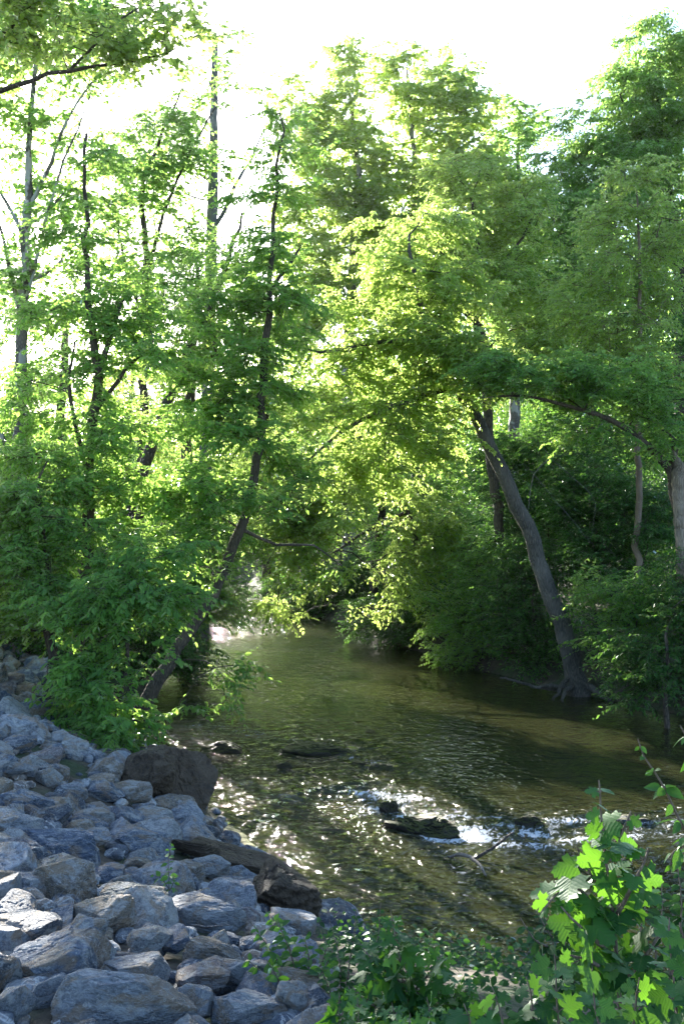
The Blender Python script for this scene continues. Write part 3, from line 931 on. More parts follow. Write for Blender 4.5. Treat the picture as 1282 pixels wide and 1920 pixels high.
LEAF_COUNT = [0]
DENS = 5.2
def make_tree(name, label, cat, trunk, clumps, leaf='elder', bark='brown', size=.15, tmpl=T_OVAL, seed=1, sides=7, dens=1.0, twigs=5, nodes=8,
              length=.62, droop=.45, group=None, limbs=(), base=True, step=.4, keep=None, crown='crown', rmax=.14, tip_r=.006, roots=None):
    """trunk: [(px, py, Y, r)...] from the foot up; limbs: [[...], ...] each starts at the nearest node of the wood so far"""
    t = Tree(seed, sides)
    pts = [PT(*q[:3]) for q in trunk]; rr = [q[3] for q in trunk]
    if base:
        b = pts[0].copy(); g = hz(b[0], b[1])
        if b[2] > g + .3: pts.insert(0, np.array([b[0] + (b[0] - pts[1][0]) * .1, b[1], g - .15])); rr.insert(0, rr[0] * 1.25)
        else: pts[0][2] = g - .15
    loc = pts[0].copy()
    t.path(pts, rr)
    for lb in limbs:
        lp = [PT(*q[:3]) for q in lb]
        i = t.nearest(lp[0])
        t.path([t.pos[i]] + lp[1:], [min(t.rad[i] * .8, lb[0][3])] + [q[3] for q in lb[1:]], start=i, wob=.02)
    P = clump_points(t.rs, clumps, dens)
    g = height(P[:, 0], P[:, 1]); P = P[P[:, 2] > np.maximum(g, 0) + .12]
    if keep is not None: P = P[keep(P)]
    t.grow(P, step)
    t.finish(tip_r=tip_r, rmax=rmax)
    V, lo, sz, rnd, ex = t.sprays(size * .98, tmpl, twigs, nodes, length, droop)
    LEAF_COUNT[0] += len(sz)
    root = empty(name, loc, label, cat, group)
    Vw, qw, sw = t.wood(ex)
    if roots is not None:
        Vr, lr, sr = roots
        link('roots', mesh_np('roots', Vr - loc, lr, sr, True), BARK[bark], root)
    link('trunk', mesh_np('trunk', Vw - loc, qw, sw, True), BARK[bark], root)
    link(crown, mesh_np(crown, V - loc, lo, sz, False, {'rnd': rnd}), LEAF[leaf], root)
    return root, t
# ------------------------------------------------------------------ trees and shrubs
G_L, G_R, G_C = 'trees on the near left bank', 'trees on the far right bank', 'tall trees behind the bend'

# leaning box elder over the water on the left bank
make_tree('box_elder', 'box elder leaning over the creek from the rock bank with a leafy upright column', 'tree',
  [(268, 1338, 20.5, .17), (300, 1272, 20.7, .15), (335, 1215, 21, .13), (398, 1120, 21.3, .115), (450, 990, 21.6, .11), (480, 890, 21.8, .10),
   (490, 800, 22, .095), (497, 650, 22, .085), (510, 520, 22, .06), (515, 400, 22, .045), (530, 215, 22, .02)],
  [(525, 260, 22, 38, 75, .5), (515, 380, 22, 48, 70, .6), (505, 490, 22, 60, 70, .8), (520, 600, 22, 75, 70, 1.0), (480, 700, 22, 80, 70, 1.1), (500, 810, 22, 75, 75, 1.1),
   (430, 900, 21, 130, 90, 1.6), (340, 980, 20.5, 130, 90, 1.5), (430, 1040, 21, 110, 80, 1.5), (300, 1080, 20.5, 90, 70, 1.2), (500, 980, 21.5, 70, 60, 1),
   (420, 620, 23, 90, 70, 1.3), (400, 760, 22, 90, 80, 1.2), (440, 1240, 19.6, 40, 50, .4), (410, 1310, 19.5, 45, 40, .4), (380, 1180, 20.2, 50, 50, .6), (560, 900, 22.5, 60, 60, .9), (560, 1030, 22.2, 60, 35, .6), (620, 1060, 22.5, 40, 30, .5)],
  'elder', 'brown', .17, seed=11, sides=12, dens=.82, group=G_L,
  limbs=[[(455, 1010, 21.6, .045), (520, 1022, 22, .035), (585, 1022, 22.3, .025), (640, 1062, 22.6, .012)], [(480, 760, 22, .05), (420, 690, 22.5, .035), (390, 600, 23, .02)],
         [(500, 560, 22, .05), (560, 470, 22.5, .03)]])
# big leafy shrub spilling over the rocks
make_tree('bushy_box_elder', 'bushy green sapling cascading over the rocks at the foot of the leaning box elder', 'tree',
  [(215, 1420, 16.3, .06), (225, 1300, 16.6, .05), (240, 1150, 17, .035), (250, 1060, 17.2, .02)],
  [(230, 1250, 16.6, 85, 60, .8), (200, 1330, 16.3, 80, 55, .7), (235, 1405, 16.0, 55, 50, .5), (180, 1130, 17, 70, 70, .9), (290, 1130, 17, 70, 65, .8), (270, 1060, 17.4, 80, 60, .8),
   (225, 1430, 15.3, 50, 35, .4), (200, 1385, 15.5, 60, 40, .5), (140, 1345, 16.2, 25, 30, .3)],
  'elder', 'brown', .16, seed=12, dens=1.5, group=G_L, length=.5, droop=.6)
make_tree('box_elder', 'small dark-trunked tree standing straight among the upper rocks', 'tree',
  [(98, 1340, 17.6, .12), (96, 1230, 17.8, .095), (90, 1130, 18, .07), (80, 1000, 18.2, .05), (70, 900, 18.4, .03)],
  [(60, 1110, 18, 100, 75, 1.2), (20, 1010, 18.3, 80, 80, 1.2), (100, 1010, 18.4, 90, 70, 1.2), (50, 900, 18.6, 90, 70, 1.2), (10, 1170, 18, 60, 50, .8), (140, 1100, 18.4, 60, 60, .8)],
  'elder', 'brown', .16, seed=13, dens=1.5, group=G_L, sides=10)
make_tree('box_elder', 'dark many-forked tree rising behind the small straight trunk', 'tree',
  [(140, 1300, 19.5, .15), (150, 1180, 19.7, .13), (163, 1030, 20, .12), (168, 880, 20, .11), (176, 780, 20, .10), (187, 700, 20, .09), (172, 600, 20.1, .07), (163, 450, 20.2, .05), (160, 250, 20.3, .03)],
  [(120, 820, 20, 100, 70, 1.1), (80, 740, 20, 80, 70, 1.0), (240, 800, 20, 80, 70, 1.0), (230, 680, 20, 90, 60, 1.1), (120, 620, 20, 80, 70, 1.0), (190, 560, 20.3, 70, 70, .9),
   (150, 460, 20.3, 60, 80, .8), (170, 340, 20.3, 45, 70, .6), (280, 600, 20.3, 80, 60, 1), (150, 940, 19.8, 90, 60, 1), (240, 930, 20, 90, 60, 1)],
  'elder', 'brown', .15, seed=14, dens=.9, group=G_L, sides=10,
  limbs=[[(186, 705, 20, .06), (215, 600, 20.2, .05), (245, 545, 20.4, .03)], [(180, 760, 20, .05), (240, 690, 19.8, .04), (290, 640, 19.7, .02)], [(168, 870, 20, .045), (130, 740, 20, .04), (140, 640, 20, .02)]])
# pale spotted trunk at the left
make_tree('sycamore', 'tall sycamore with pale flaking bark and many bare upswept limbs near the bright sun', 'tree',
  [(42, 1150, 24, .22), (40, 1000, 24, .17), (37, 850, 24, .155), (38, 700, 24, .14), (44, 560, 24, .13), (50, 420, 24, .115), (58, 280, 24, .07), (62, 120, 24, .05), (66, -60, 24, .03)],
  [(40, 60, 24, 60, 80, 1.1), (110, 30, 24, 70, 60, 1), (60, 330, 24.5, 50, 60, .7), (130, 370, 24, 50, 50, .6), (20, 220, 24, 30, 50, .6), (20, 500, 24, 50, 60, .8), (100, 580, 24.5, 60, 50, .8), (190, 60, 24, 50, 50, .8), (0, 130, 24, 40, 60, .8), (140, 130, 24, 50, 40, .8), (130, 480, 24, 50, 40, .6), (90, 220, 24, 40, 40, .7), (190, 300, 24, 40, 50, .7)],
  'syc', 'syc', .15, T_PALM, seed=15, dens=1.9, group=G_L, sides=12, nodes=4, twigs=3,
  limbs=[[(52, 400, 24, .06), (85, 330, 24, .05), (130, 220, 24, .035), (190, 130, 24, .015)], [(48, 440, 24, .05), (10, 370, 24, .04), (-30, 300, 24, .02)],
         [(46, 540, 24, .06), (80, 515, 24, .05), (120, 488, 24, .035)], [(44, 580, 24, .05), (70, 480, 23.8, .04), (110, 330, 23.6, .03), (170, 180, 23.4, .015)],
         [(38, 620, 24, .06), (20, 500, 24.2, .05), (-5, 410, 24.4, .03)], [(50, 420, 24, .04), (90, 400, 24, .03), (140, 340, 24, .02)], [(37, 880, 24, .07), (10, 825, 23.7, .055), (-25, 790, 23.5, .05)]])
# limb of a sycamore standing outside the frame, high at the left
make_tree('sycamore', 'overhanging sycamore boughs with fine leaves across the top corner of the sky', 'tree',
  [(-420, 1250, 15, .3), (-400, 900, 15, .25), (-330, 500, 15, .2), (-200, 260, 15, .14), (-80, 205, 15, .07), (0, 174, 15, .042), (60, 148, 15, .036), (125, 130, 15, .03), (200, 122, 15, .024), (310, 98, 15, .012)],
  [(20, 30, 15, 90, 60, .9), (110, 60, 15, 90, 50, .9), (210, 40, 15, 90, 50, .8), (290, 50, 15, 60, 45, .6), (345, 50, 15, 30, 40, .4), (320, 15, 15, 50, 30, .5), (150, 105, 15, 90, 22, .4), (250, 90, 15, 60, 18, .4),
   (60, -40, 15, 120, 40, 1), (220, -40, 15, 120, 40, 1), (-80, 100, 15, 80, 80, 1)],
  'bright', 'brown', .125, T_PALM, seed=16, dens=1.15, group=G_L, nodes=4, twigs=4, length=.4,
  limbs=[[(-200, 260, 15, .08), (-60, 130, 15.2, .06), (40, 20, 15.4, .04), (60, -60, 15.4, .03)], [(120, 130, 15, .03), (200, 60, 15, .02), (270, 10, 15, .012)]])
make_tree('sycamore', 'slender many-branched tree with a domed crown beside the dead snag', 'tree',
  [(262, 1000, 33, .16), (268, 800, 33, .15), (275, 600, 33, .13), (272, 480, 33, .11), (268, 350, 33, .08), (300, 260, 33, .05), (340, 170, 33, .03)],
  [(350, 190, 33, 42, 48, .8), (300, 265, 33, 75, 60, 1.4), (240, 300, 33, 60, 60, 1.2), (355, 290, 33, 50, 60, 1), (420, 130, 33, 28, 45, .5), (300, 360, 33, 80, 55, 1.4), (220, 420, 33, 55, 60, 1),
   (330, 450, 33, 70, 50, 1.2), (260, 520, 33, 70, 50, 1.2), (430, 70, 33, 12, 20, .3), (440, 300, 33, 20, 25, .3)],
  'syc', 'brown', .16, T_PALM, seed=17, dens=.95, group=G_L, nodes=4, twigs=4,
  limbs=[[(275, 560, 33, .08), (300, 420, 33, .06), (350, 300, 33, .04), (410, 190, 33, .02)], [(274, 620, 33, .07), (235, 500, 33.3, .05), (215, 380, 33.5, .03)]])
# the dead snag
def bare_tree(name, label, cat, trunk, limbs, bark, seed, group=None, sides=10, top_cut=True, base=True):
    t = Tree(seed, sides)
    pts = [PT(*q[:3]) for q in trunk]; rr = [q[3] for q in trunk]
    if base:
        b = pts[0].copy(); g = hz(b[0], b[1]); pts.insert(0, np.array([b[0], b[1], g - .2])); rr.insert(0, rr[0] * 1.15)
    t.path(pts, rr, wob=.012)
    root = empty(name, pts[0], label, cat, group)
    V, q, s = t.wood()
    link('trunk', mesh_np('trunk', V - pts[0], q, s, True), BARK[bark], root)
    for lb in limbs:
        b = Tree(seed + 7, 7)
        lp = [PT(*q_[:3]) for q_ in lb]; i = t.nearest(lp[0])
        b.path([t.pos[i] if lb[0][3] > .012 else lp[0]] + lp[1:], [q_[3] for q_ in lb], wob=.02, step=.25)
        V, q, s = b.wood()
        link('branch', mesh_np('branch', V - pts[0], q, s, True), BARK[bark], root)
    return root
bare_tree('dead_tree', 'tall grey dead snag with a broken top against the white sky', 'dead tree',
  [(380, 1050, 35, .24), (390, 700, 35, .22), (396, 480, 35, .20), (399, 380, 35, .19), (400, 300, 35, .165), (402, 180, 35, .13), (404, 75, 35, .10)],
  [[(392, 340, 35, .07), (372, 325, 35, .055), (360, 303, 35, .035)], [(395, 237, 35, .06), (382, 225, 35, .05), (368, 216, 35, .03)], [(398, 172, 35, .06), (392, 152, 35, .05)],
   [(402, 430, 35, .085), (425, 388, 35, .07), (440, 345, 35, .06), (468, 305, 35, .045), (495, 240, 35, .02)], [(425, 385, 35, .05), (400, 378, 35.3, .03), (350, 365, 35.5, .03), (310, 330, 35.5, .015)],
   [(468, 305, 35, .01), (447, 250, 35, .011), (444, 215, 35, .01)], [(455, 320, 35, .01), (470, 260, 35, .012), (466, 200, 35, .008)], [(405, 300, 35, .03), (425, 270, 35, .02), (430, 240, 35, .012)],
   [(330, 480, 35, .06), (305, 450, 35, .05), (288, 410, 35, .03)], [(400, 500, 35, .05), (430, 490, 35, .035), (458, 455, 35, .02)]], 'dead', 31, 'trees on the near left bank')
make_tree('leaning_tree', 'dark tree leaning to the right behind the forked one', 'tree',
  [(230, 1000, 29, .19), (285, 835, 29, .17), (315, 755, 29, .155), (345, 680, 29, .14), (385, 590, 29, .11), (430, 480, 29, .07), (455, 400, 29, .03)],
  [(400, 560, 29, 90, 65, 1.3), (340, 600, 29, 80, 60, 1.2), (455, 500, 29, 60, 60, 1), (330, 520, 30, 80, 60, 1.2), (450, 640, 29, 60, 60, 1)],
  'elder', 'brown', .15, seed=18, dens=.8, group=G_L, nodes=5)
make_tree('background_tree', 'brown-trunked tree standing behind the leaning box elder, between it and the leaning tree', 'tree',
  [(348, 1000, 31, .2), (350, 850, 31, .18), (358, 700, 31, .16), (366, 600, 31, .12), (372, 500, 31, .06)],
  [(380, 720, 31, 80, 60, 1.4), (330, 850, 31, 100, 70, 1.6), (420, 830, 31, 90, 60, 1.5), (300, 750, 31, 70, 60, 1.3), (380, 640, 31, 70, 50, 1.2)],
  'bright', 'brown', .16, seed=19, dens=.8, group=G_L, nodes=5)
# lower left wall of leaves
for k, (px, py, Y, c, lab) in enumerate([
   (30, 1180, 23, [(20, 1150, 23, 90, 80, 1.4), (0, 1060, 23, 80, 70, 1.3), (100, 1200, 23, 80, 60, 1)], 'dark leafy shrub in shade at the top end of the rock bank'),
   (190, 1230, 25, [(190, 1180, 25, 110, 70, 1.4), (210, 1080, 25, 110, 80, 1.5), (300, 1200, 25, 80, 60, 1.2)], 'shaded shrub behind the cascading bushy sapling'),
   (360, 1200, 29, [(330, 1100, 29, 110, 90, 1.6), (400, 1000, 29, 90, 80, 1.4), (390, 1130, 29, 50, 50, .8)], 'shrub on the left bank behind the leaning box elder trunk'),
   (80, 1150, 30, [(60, 960, 30, 110, 90, 2), (150, 1060, 30, 100, 90, 1.8), (30, 850, 30, 80, 80, 1.6)], 'tall undergrowth behind the pale flaking trunk')]):
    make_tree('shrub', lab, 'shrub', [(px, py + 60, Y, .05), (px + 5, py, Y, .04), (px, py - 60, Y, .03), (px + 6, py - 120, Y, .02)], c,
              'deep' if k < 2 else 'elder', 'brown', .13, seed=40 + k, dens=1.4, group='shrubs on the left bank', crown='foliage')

# ---- right bank
ROOTC = PT(1082, 1312, 24.2)
def root_bundle():
    rs = np.random.RandomState(5); Vs, Ls, Ss, off = [], [], [], 0
    for k, (pts, r) in enumerate([([(1070, 1285), (1058, 1300), (1052, 1318)], .05), ([(1065, 1270), (1045, 1300), (1035, 1312)], .05), ([(1090, 1290), (1075, 1315), (1062, 1322)], .06),
        ([(1100, 1285), (1120, 1300), (1145, 1315)], .07), ([(1110, 1295), (1150, 1312), (1175, 1345)], .06), ([(1100, 1300), (1150, 1302), (1210, 1305)], .045), ([(1060, 1290), (1030, 1285), (1000, 1290)], .05),
        ([(1050, 1295), (1020, 1290), (975, 1280), (940, 1270)], .04), ([(1080, 1310), (1110, 1312), (1135, 1325)], .04), ([(1130, 1308), (1160, 1320), (1200, 1335)], .03)]):
        b = Tree(80 + k, 6); m = len(pts)
        lp = [PT(p[0], p[1], 24.0 - .35 * j + .1 * (k % 3)) for j, p in enumerate(pts)]
        b.path(lp, np.linspace(r * 1.35, r * .6, m), wob=.03, step=.12)
        V, q, s = b.wood(); Vs.append(V); Ls.append(q + off); Ss.append(s); off += len(V)
    return np.vstack(Vs), np.concatenate(Ls), np.concatenate(Ss)
make_tree('leaning_tree', 'big bare grey trunk leaning over the pool from exposed roots on the far bank', 'tree',
  [(1086, 1315, 24.2, .34), (1079, 1262, 24.2, .24), (1058, 1195, 24.2, .215), (1021, 1080, 24.2, .195), (986, 985, 24.2, .185), (954, 912, 24.2, .175), (910, 820, 24.2, .16), (858, 722, 24.2, .14), (815, 640, 24.2, .12), (780, 540, 24.2, .07), (765, 440, 24.2, .03)],
  [(850, 560, 24, 90, 70, 1.3), (760, 520, 24.5, 90, 70, 1.4), (700, 610, 24.5, 90, 65, 1.4), (800, 640, 23.4, 90, 55, 1.2), (880, 690, 23.2, 70, 40, 1), (640, 700, 24.5, 80, 60, 1.2), (730, 720, 24, 80, 50, 1.2),
   (660, 800, 24, 90, 55, 1.2), (780, 790, 23.6, 80, 50, 1.1), (840, 830, 23.4, 50, 30, .7), (790, 430, 24.6, 80, 60, 1.2), (620, 900, 24, 80, 50, 1.1), (700, 900, 23.8, 80, 45, 1), (860, 640, 23, 60, 40, .8), (845, 735, 23.6, 45, 28, .5), (900, 715, 23.6, 55, 25, .5), (820, 700, 23.6, 50, 35, .6)],
  'bright', 'grey', .155, seed=21, dens=.95, group=G_R, sides=18, droop=.6, roots=root_bundle(),
  limbs=[[(858, 728, 24.2, .08), (740, 760, 24, .06), (640, 810, 24, .04), (560, 880, 24, .02)], [(820, 650, 24.2, .07), (720, 640, 24, .05), (600, 660, 24, .03), (540, 640, 24, .012)], [(870, 750, 24.2, .06), (900, 670, 23.4, .04), (930, 640, 23, .02)]])
make_tree('forked_tree', 'dark tree with a wide fork high behind the leaning trunk', 'tree',
  [(945, 1200, 29, .15), (938, 1050, 29, .14), (925, 900, 29, .14), (912, 760, 29, .14), (903, 640, 29, .16), (893, 600, 29, .14)],
  [(830, 450, 29, 90, 70, 1.6), (920, 420, 29, 80, 70, 1.5), (880, 330, 29.5, 70, 60, 1.2), (980, 510, 29, 90, 60, 1.6), (1020, 600, 28, 80, 50, 1.4), (900, 530, 28, 70, 50, 1.2), (960, 660, 27.5, 80, 45, 1.2), (1050, 680, 27.5, 60, 45, 1),
   (800, 560, 29.5, 70, 50, 1.2), (980, 380, 29.5, 50, 50, 1)],
  'bright', 'brown', .15, seed=22, dens=.85, group=G_R, sides=10,
  limbs=[[(893, 600, 29, .12), (868, 582, 29, .10), (835, 560, 29, .08), (800, 500, 29, .05), (770, 420, 29, .03)], [(895, 605, 29, .12), (902, 560, 29, .10), (905, 520, 29, .08), (895, 450, 29, .05), (880, 360, 29, .03)],
         [(905, 545, 29, .06), (960, 470, 29, .045), (1000, 400, 29, .02)], [(835, 560, 29, .05), (845, 500, 29, .04), (825, 470, 29, .03)]])
make_tree('stream_tree', 'small stout tree with drooping bright leaves over the shaded far end of the pool', 'tree',
  [(806, 1190, 32.5, .2), (800, 1110, 32.5, .17), (790, 1060, 32.5, .14), (760, 960, 32, .1), (700, 870, 31.5, .06), (640, 800, 31, .03)],
  [(700, 1000, 30, 80, 60, 1.4), (620, 980, 30, 80, 55, 1.4), (780, 960, 31, 70, 50, 1.2), (650, 1070, 29, 90, 45, 1.3), (730, 1100, 29, 70, 35, 1), (580, 1060, 29.5, 50, 50, 1), (560, 960, 30, 60, 60, 1.2),
   (810, 1040, 30.5, 50, 60, 1), (540, 860, 31, 60, 60, 1.2), (620, 860, 31, 70, 50, 1.2), (680, 1140, 28.5, 50, 25, .7), (820, 1160, 30, 20, 20, .4), (510, 1140, 30, 45, 25, .6)],
  'bright', 'brown', .165, seed=23, dens=1.5, group=G_R, droop=.65, limbs=[[(760, 960, 32, .06), (680, 1000, 31, .05), (620, 1040, 30, .03), (560, 1060, 29.5, .015)]])
BR, _t = make_tree('broken_tree', 'thick broken trunk of torn pale wood with one long arching limb', 'tree',
  [(1292, 1130, 22, .22), (1283, 1030, 22, .19), (1275, 950, 22, .17), (1264, 895, 22, .14)],
  [(1060, 725, 21.5, 70, 30, .8), (1140, 720, 21.5, 70, 45, .9), (960, 725, 21.5, 60, 28, .7), (1220, 740, 22, 60, 50, .9), (1100, 800, 21.3, 50, 20, .5), (1260, 820, 21.8, 40, 40, .6), (1030, 690, 21.8, 70, 30, .8), (930, 690, 21.6, 50, 30, .7)],
  'elder', 'brown', .14, seed=24, dens=1.7, group=G_R, sides=14, length=.5,
  limbs=[[(1264, 900, 22, .10), (1240, 860, 22, .09), (1195, 820, 21.8, .07), (1150, 790, 21.7, .06), (1095, 770, 21.6, .045), (1020, 748, 21.5, .035), (960, 742, 21.5, .025), (905, 745, 21.5, .015)], [(1262, 880, 22, .12), (1268, 840, 22, .08), (1258, 815, 22, .03)]])
b = Tree(240, 26)
b.path([PT(1296, 1130, 21.9), PT(1286, 1030, 21.9), PT(1278, 950, 21.9), PT(1272, 900, 21.9), PT(1268, 868, 21.9), PT(1258, 838, 21.9)], [.30, .22, .20, .17, .10, .01], wob=.01, step=.07)
V, q_, s_ = b.wood()
V += norm(V - np.array([b.pos[np.argmin(((b.pos[:b.n] - v) ** 2).sum(1))] for v in V])) * (fbm(V * [6, 6, .9], 4, 3) * .09)[:, None]
link('broken_stump', mesh_np('broken_stump', V - np.array(BR.location), q_, s_, True), BARK['torn'], BR)
make_tree('young_tree', 'slim straight young tree with light green leaves at the right', 'tree',
  [(1196, 1100, 24.5, .09), (1197, 800, 24.5, .075), (1197, 650, 24.5, .06), (1200, 500, 24.5, .045), (1196, 350, 24.5, .02)],
  [(1195, 345, 24.5, 60, 45, .8), (1170, 430, 24.5, 80, 55, 1), (1240, 450, 24.5, 60, 60, .9), (1140, 520, 24.5, 70, 50, .9), (1220, 550, 24.5, 70, 55, .9), (1150, 620, 24.3, 80, 50, 1), (1230, 660, 24.3, 60, 50, .9), (1100, 580, 24.5, 50, 40, .7)],
  'bright', 'stem', .13, seed=25, dens=1.0, group=G_R)
make_tree('tall_tree', 'tallest dark green tree rising out of the frame corner with drooping compound leaves', 'tree',
  [(1285, 1000, 38, .4), (1280, 700, 38, .34), (1276, 500, 38, .3), (1255, 380, 38, .2), (1235, 250, 38, .14), (1235, 120, 38, .07)],
  [(1240, 90, 38, 60, 55, 1.6), (1290, 110, 38, 60, 70, 1.8), (1180, 170, 38, 70, 50, 1.6), (1250, 220, 38, 90, 60, 2), (1110, 250, 38, 60, 40, 1.4), (1180, 300, 38, 90, 60, 2), (1080, 330, 38, 70, 50, 1.7), (1270, 330, 38, 70, 60, 1.8),
   (1040, 420, 37, 80, 55, 1.8), (1120, 420, 37, 80, 60, 1.8), (1060, 520, 36, 80, 55, 1.8), (1250, 450, 38, 70, 60, 1.8), (1150, 520, 37, 90, 55, 1.8), (1300, 230, 38, 60, 60, 1.6), (1070, 215, 38, 30, 18, .6), (1170, 75, 38, 14, 20, .4)],
  'syc', 'brown', .2, seed=26, dens=.95, group=G_R, sides=9, length=.8, nodes=6, droop=.7, rmax=.2,
  limbs=[[(1276, 520, 38, .14), (1180, 420, 38, .1), (1110, 330, 38, .06), (1070, 290, 38, .03)], [(1278, 600, 38, .14), (1200, 520, 37, .1), (1100, 480, 36.5, .06), (1040, 460, 36.5, .03)], [(1255, 380, 38, .1), (1200, 250, 38, .07), (1160, 180, 38, .03)]])
# tall trees behind
for k, (trunk, cl, lab, lf) in enumerate([
  ([(655, 1100, 44, .32), (650, 800, 44, .28), (660, 520, 44, .22), (672, 330, 44, .14), (655, 160, 44, .05)],
   [(650, 130, 44, 30, 55, 1), (640, 220, 44, 65, 55, 1.6), (590, 290, 44, 60, 50, 1.5), (690, 290, 44, 50, 60, 1.3), (620, 380, 44, 80, 55, 2), (560, 400, 44, 40, 50, 1), (680, 440, 44, 80, 60, 2), (590, 490, 44, 70, 55, 1.8), (660, 560, 44, 90, 55, 2), (560, 600, 44, 60, 60, 1.6), (545, 150, 44, 20, 20, .4), (575, 205, 44, 40, 35, .8)],
   'tall airy tree with the middle spire against the sky', 'bright'),
  ([(790, 1100, 44, .32), (780, 800, 44, .28), (776, 520, 44, .22), (775, 300, 44, .12), (762, 130, 44, .04)],
   [(755, 120, 44, 32, 45, 1), (780, 200, 44, 55, 55, 1.4), (845, 150, 44, 35, 50, 1), (865, 230, 44, 60, 60, 1.4), (800, 290, 44, 60, 60, 1.6), (880, 320, 44, 60, 50, 1.5), (740, 380, 44, 60, 60, 1.5), (820, 400, 44, 80, 60, 2), (770, 480, 44, 80, 60, 2), (870, 480, 44, 80, 60, 2)],
   'tall tree with twin leafy spires right of the middle spire', 'bright'),
  ([(960, 1100, 46, .3), (965, 700, 46, .25), (968, 400, 46, .14), (975, 210, 46, .04)],
   [(975, 205, 46, 24, 36, .8), (965, 280, 46, 40, 50, 1.2), (920, 320, 46, 40, 45, 1.2), (960, 370, 46, 60, 50, 1.5), (930, 450, 46, 80, 60, 2), (1000, 450, 46, 50, 50, 1.4), (990, 560, 46, 80, 60, 2)],
   'narrow tree filling the dip beside the tallest dark one', 'syc'),
  ([(1120, 1100, 33, .25), (1110, 850, 33, .2), (1100, 700, 33, .15), (1090, 600, 33, .06)],
   [(1090, 620, 33, 90, 60, 2), (1030, 700, 33, 80, 60, 1.8), (1150, 700, 33, 80, 70, 1.8), (1090, 800, 33, 100, 60, 2), (1220, 640, 33, 80, 80, 2), (1180, 820, 33, 90, 70, 2), (1260, 760, 33, 70, 80, 2)],
   'dark shaded tree deep behind the broken trunk', 'deep'),
  ([(700, 1150, 40, .2), (720, 900, 40, .16), (740, 700, 40, .1)],
   [(720, 800, 40, 100, 70, 2), (640, 850, 40, 90, 70, 2), (800, 880, 38, 90, 80, 2), (700, 950, 38, 100, 60, 2), (860, 1000, 36, 70, 80, 1.8), (760, 1050, 36, 80, 60, 1.8)],
   'half-shaded tree behind the drooping bright leaves', 'elder'),
  ([(500, 1120, 52, .25), (495, 900, 52, .2), (505, 650, 52, .12)],
   [(480, 700, 52, 70, 60, 2), (540, 760, 52, 80, 60, 2), (450, 820, 52, 80, 60, 2), (520, 880, 52, 90, 60, 2), (560, 960, 50, 70, 50, 2), (600, 760, 52, 70, 70, 2), (520, 620, 52, 60, 60, 2), (470, 1000, 52, 60, 40, 1.5)],
   'sunlit tree closing the view above the far bend of the creek', 'bright'),
  ([(120, 1100, 40, .25), (115, 800, 40, .2), (125, 600, 40, .12)],
   [(110, 700, 40, 80, 60, 2), (60, 640, 40, 70, 60, 2), (180, 760, 40, 90, 70, 2), (40, 760, 40, 70, 70, 2), (120, 850, 40, 100, 60, 2), (30, 560, 40, 60, 50, 1.5), (220, 880, 38, 80, 70, 2)],
   'leafy tree behind the pale flaking trunk', 'elder'),
  ([(250, 1100, 44, .2), (240, 850, 44, .16), (250, 700, 44, .08)],
   [(270, 740, 44, 80, 60, 2), (210, 660, 44, 60, 60, 1.8), (330, 820, 44, 90, 60, 2), (260, 900, 44, 100, 60, 2), (360, 930, 44, 90, 60, 2), (330, 680, 44, 70, 50, 1.6), (420, 760, 44, 60, 60, 1.6)],
   'pale sunlit tree between the forked and the leaning tree', 'bright')]):
    make_tree('tall_tree' if k < 3 else 'background_tree', lab, 'tree', trunk, cl, lf, 'syc' if k < 3 else 'brown', .2, T_PALM if k < 3 else T_OVAL, seed=50 + k,
              dens=.9 if k < 3 else (.75 if k > 5 else .7), group=G_C, nodes=5, twigs=4, length=.8, step=.55, rmax=.18)
# shaded shrubs along the right bank
SH = [(1250, 1330, 20.5, [(1260, 1230, 20.5, 70, 70, 1), (1290, 1120, 21, 60, 80, 1.2), (1200, 1270, 21, 60, 40, .8)], 'dark shrub at the water edge right of the roots'),
      (1180, 1290, 23, [(1180, 1190, 22.8, 75, 60, 1), (1230, 1110, 23, 70, 60, 1.2), (1130, 1130, 23, 50, 50, .8)], 'mid green shrub just right of the leaning trunk foot'),
      (1120, 1270, 26, [(1130, 1050, 26, 80, 70, 1.6), (1200, 980, 26, 90, 80, 1.8), (1100, 930, 27, 90, 80, 1.8)], 'tall dark thicket behind the right side of the leaning trunk'),
      (1000, 1270, 26.5, [(990, 1200, 26.3, 60, 50, .8), (960, 1130, 26.6, 60, 50, 1), (1000, 1060, 27, 50, 60, 1)], 'shrub with glossy leaves left of the leaning trunk foot'),
      (900, 1250, 28.5, [(900, 1200, 28.2, 70, 45, .9), (860, 1140, 28.6, 70, 50, 1.1), (920, 1060, 29, 70, 60, 1.2)], 'spotted-lit shrub dipping to the water in the middle of the far bank'),
      (800, 1215, 33, [(760, 1170, 33, 80, 40, 1.2), (840, 1130, 33, 60, 60, 1.2), (710, 1150, 34, 60, 35, 1)], 'low dark shrub at the dim inner corner of the pool'),
      (1040, 1200, 30, [(1010, 960, 30, 80, 90, 2), (1060, 860, 30, 90, 70, 2), (960, 870, 31, 70, 70, 1.8)], 'deep thicket high behind the leaning trunk'),
      (640, 1160, 44, [(620, 1120, 43, 90, 40, 1.6), (560, 1100, 45, 60, 35, 1.4), (690, 1080, 43, 70, 50, 1.6)], 'distant shrubs drooping to the water at the bend')]
for k, (px, py, Y, c, lab) in enumerate(SH):
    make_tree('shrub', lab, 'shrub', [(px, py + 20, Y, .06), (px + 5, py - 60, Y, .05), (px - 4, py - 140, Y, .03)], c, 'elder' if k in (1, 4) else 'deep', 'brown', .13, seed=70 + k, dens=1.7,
              group='shrubs on the far bank', crown='foliage')
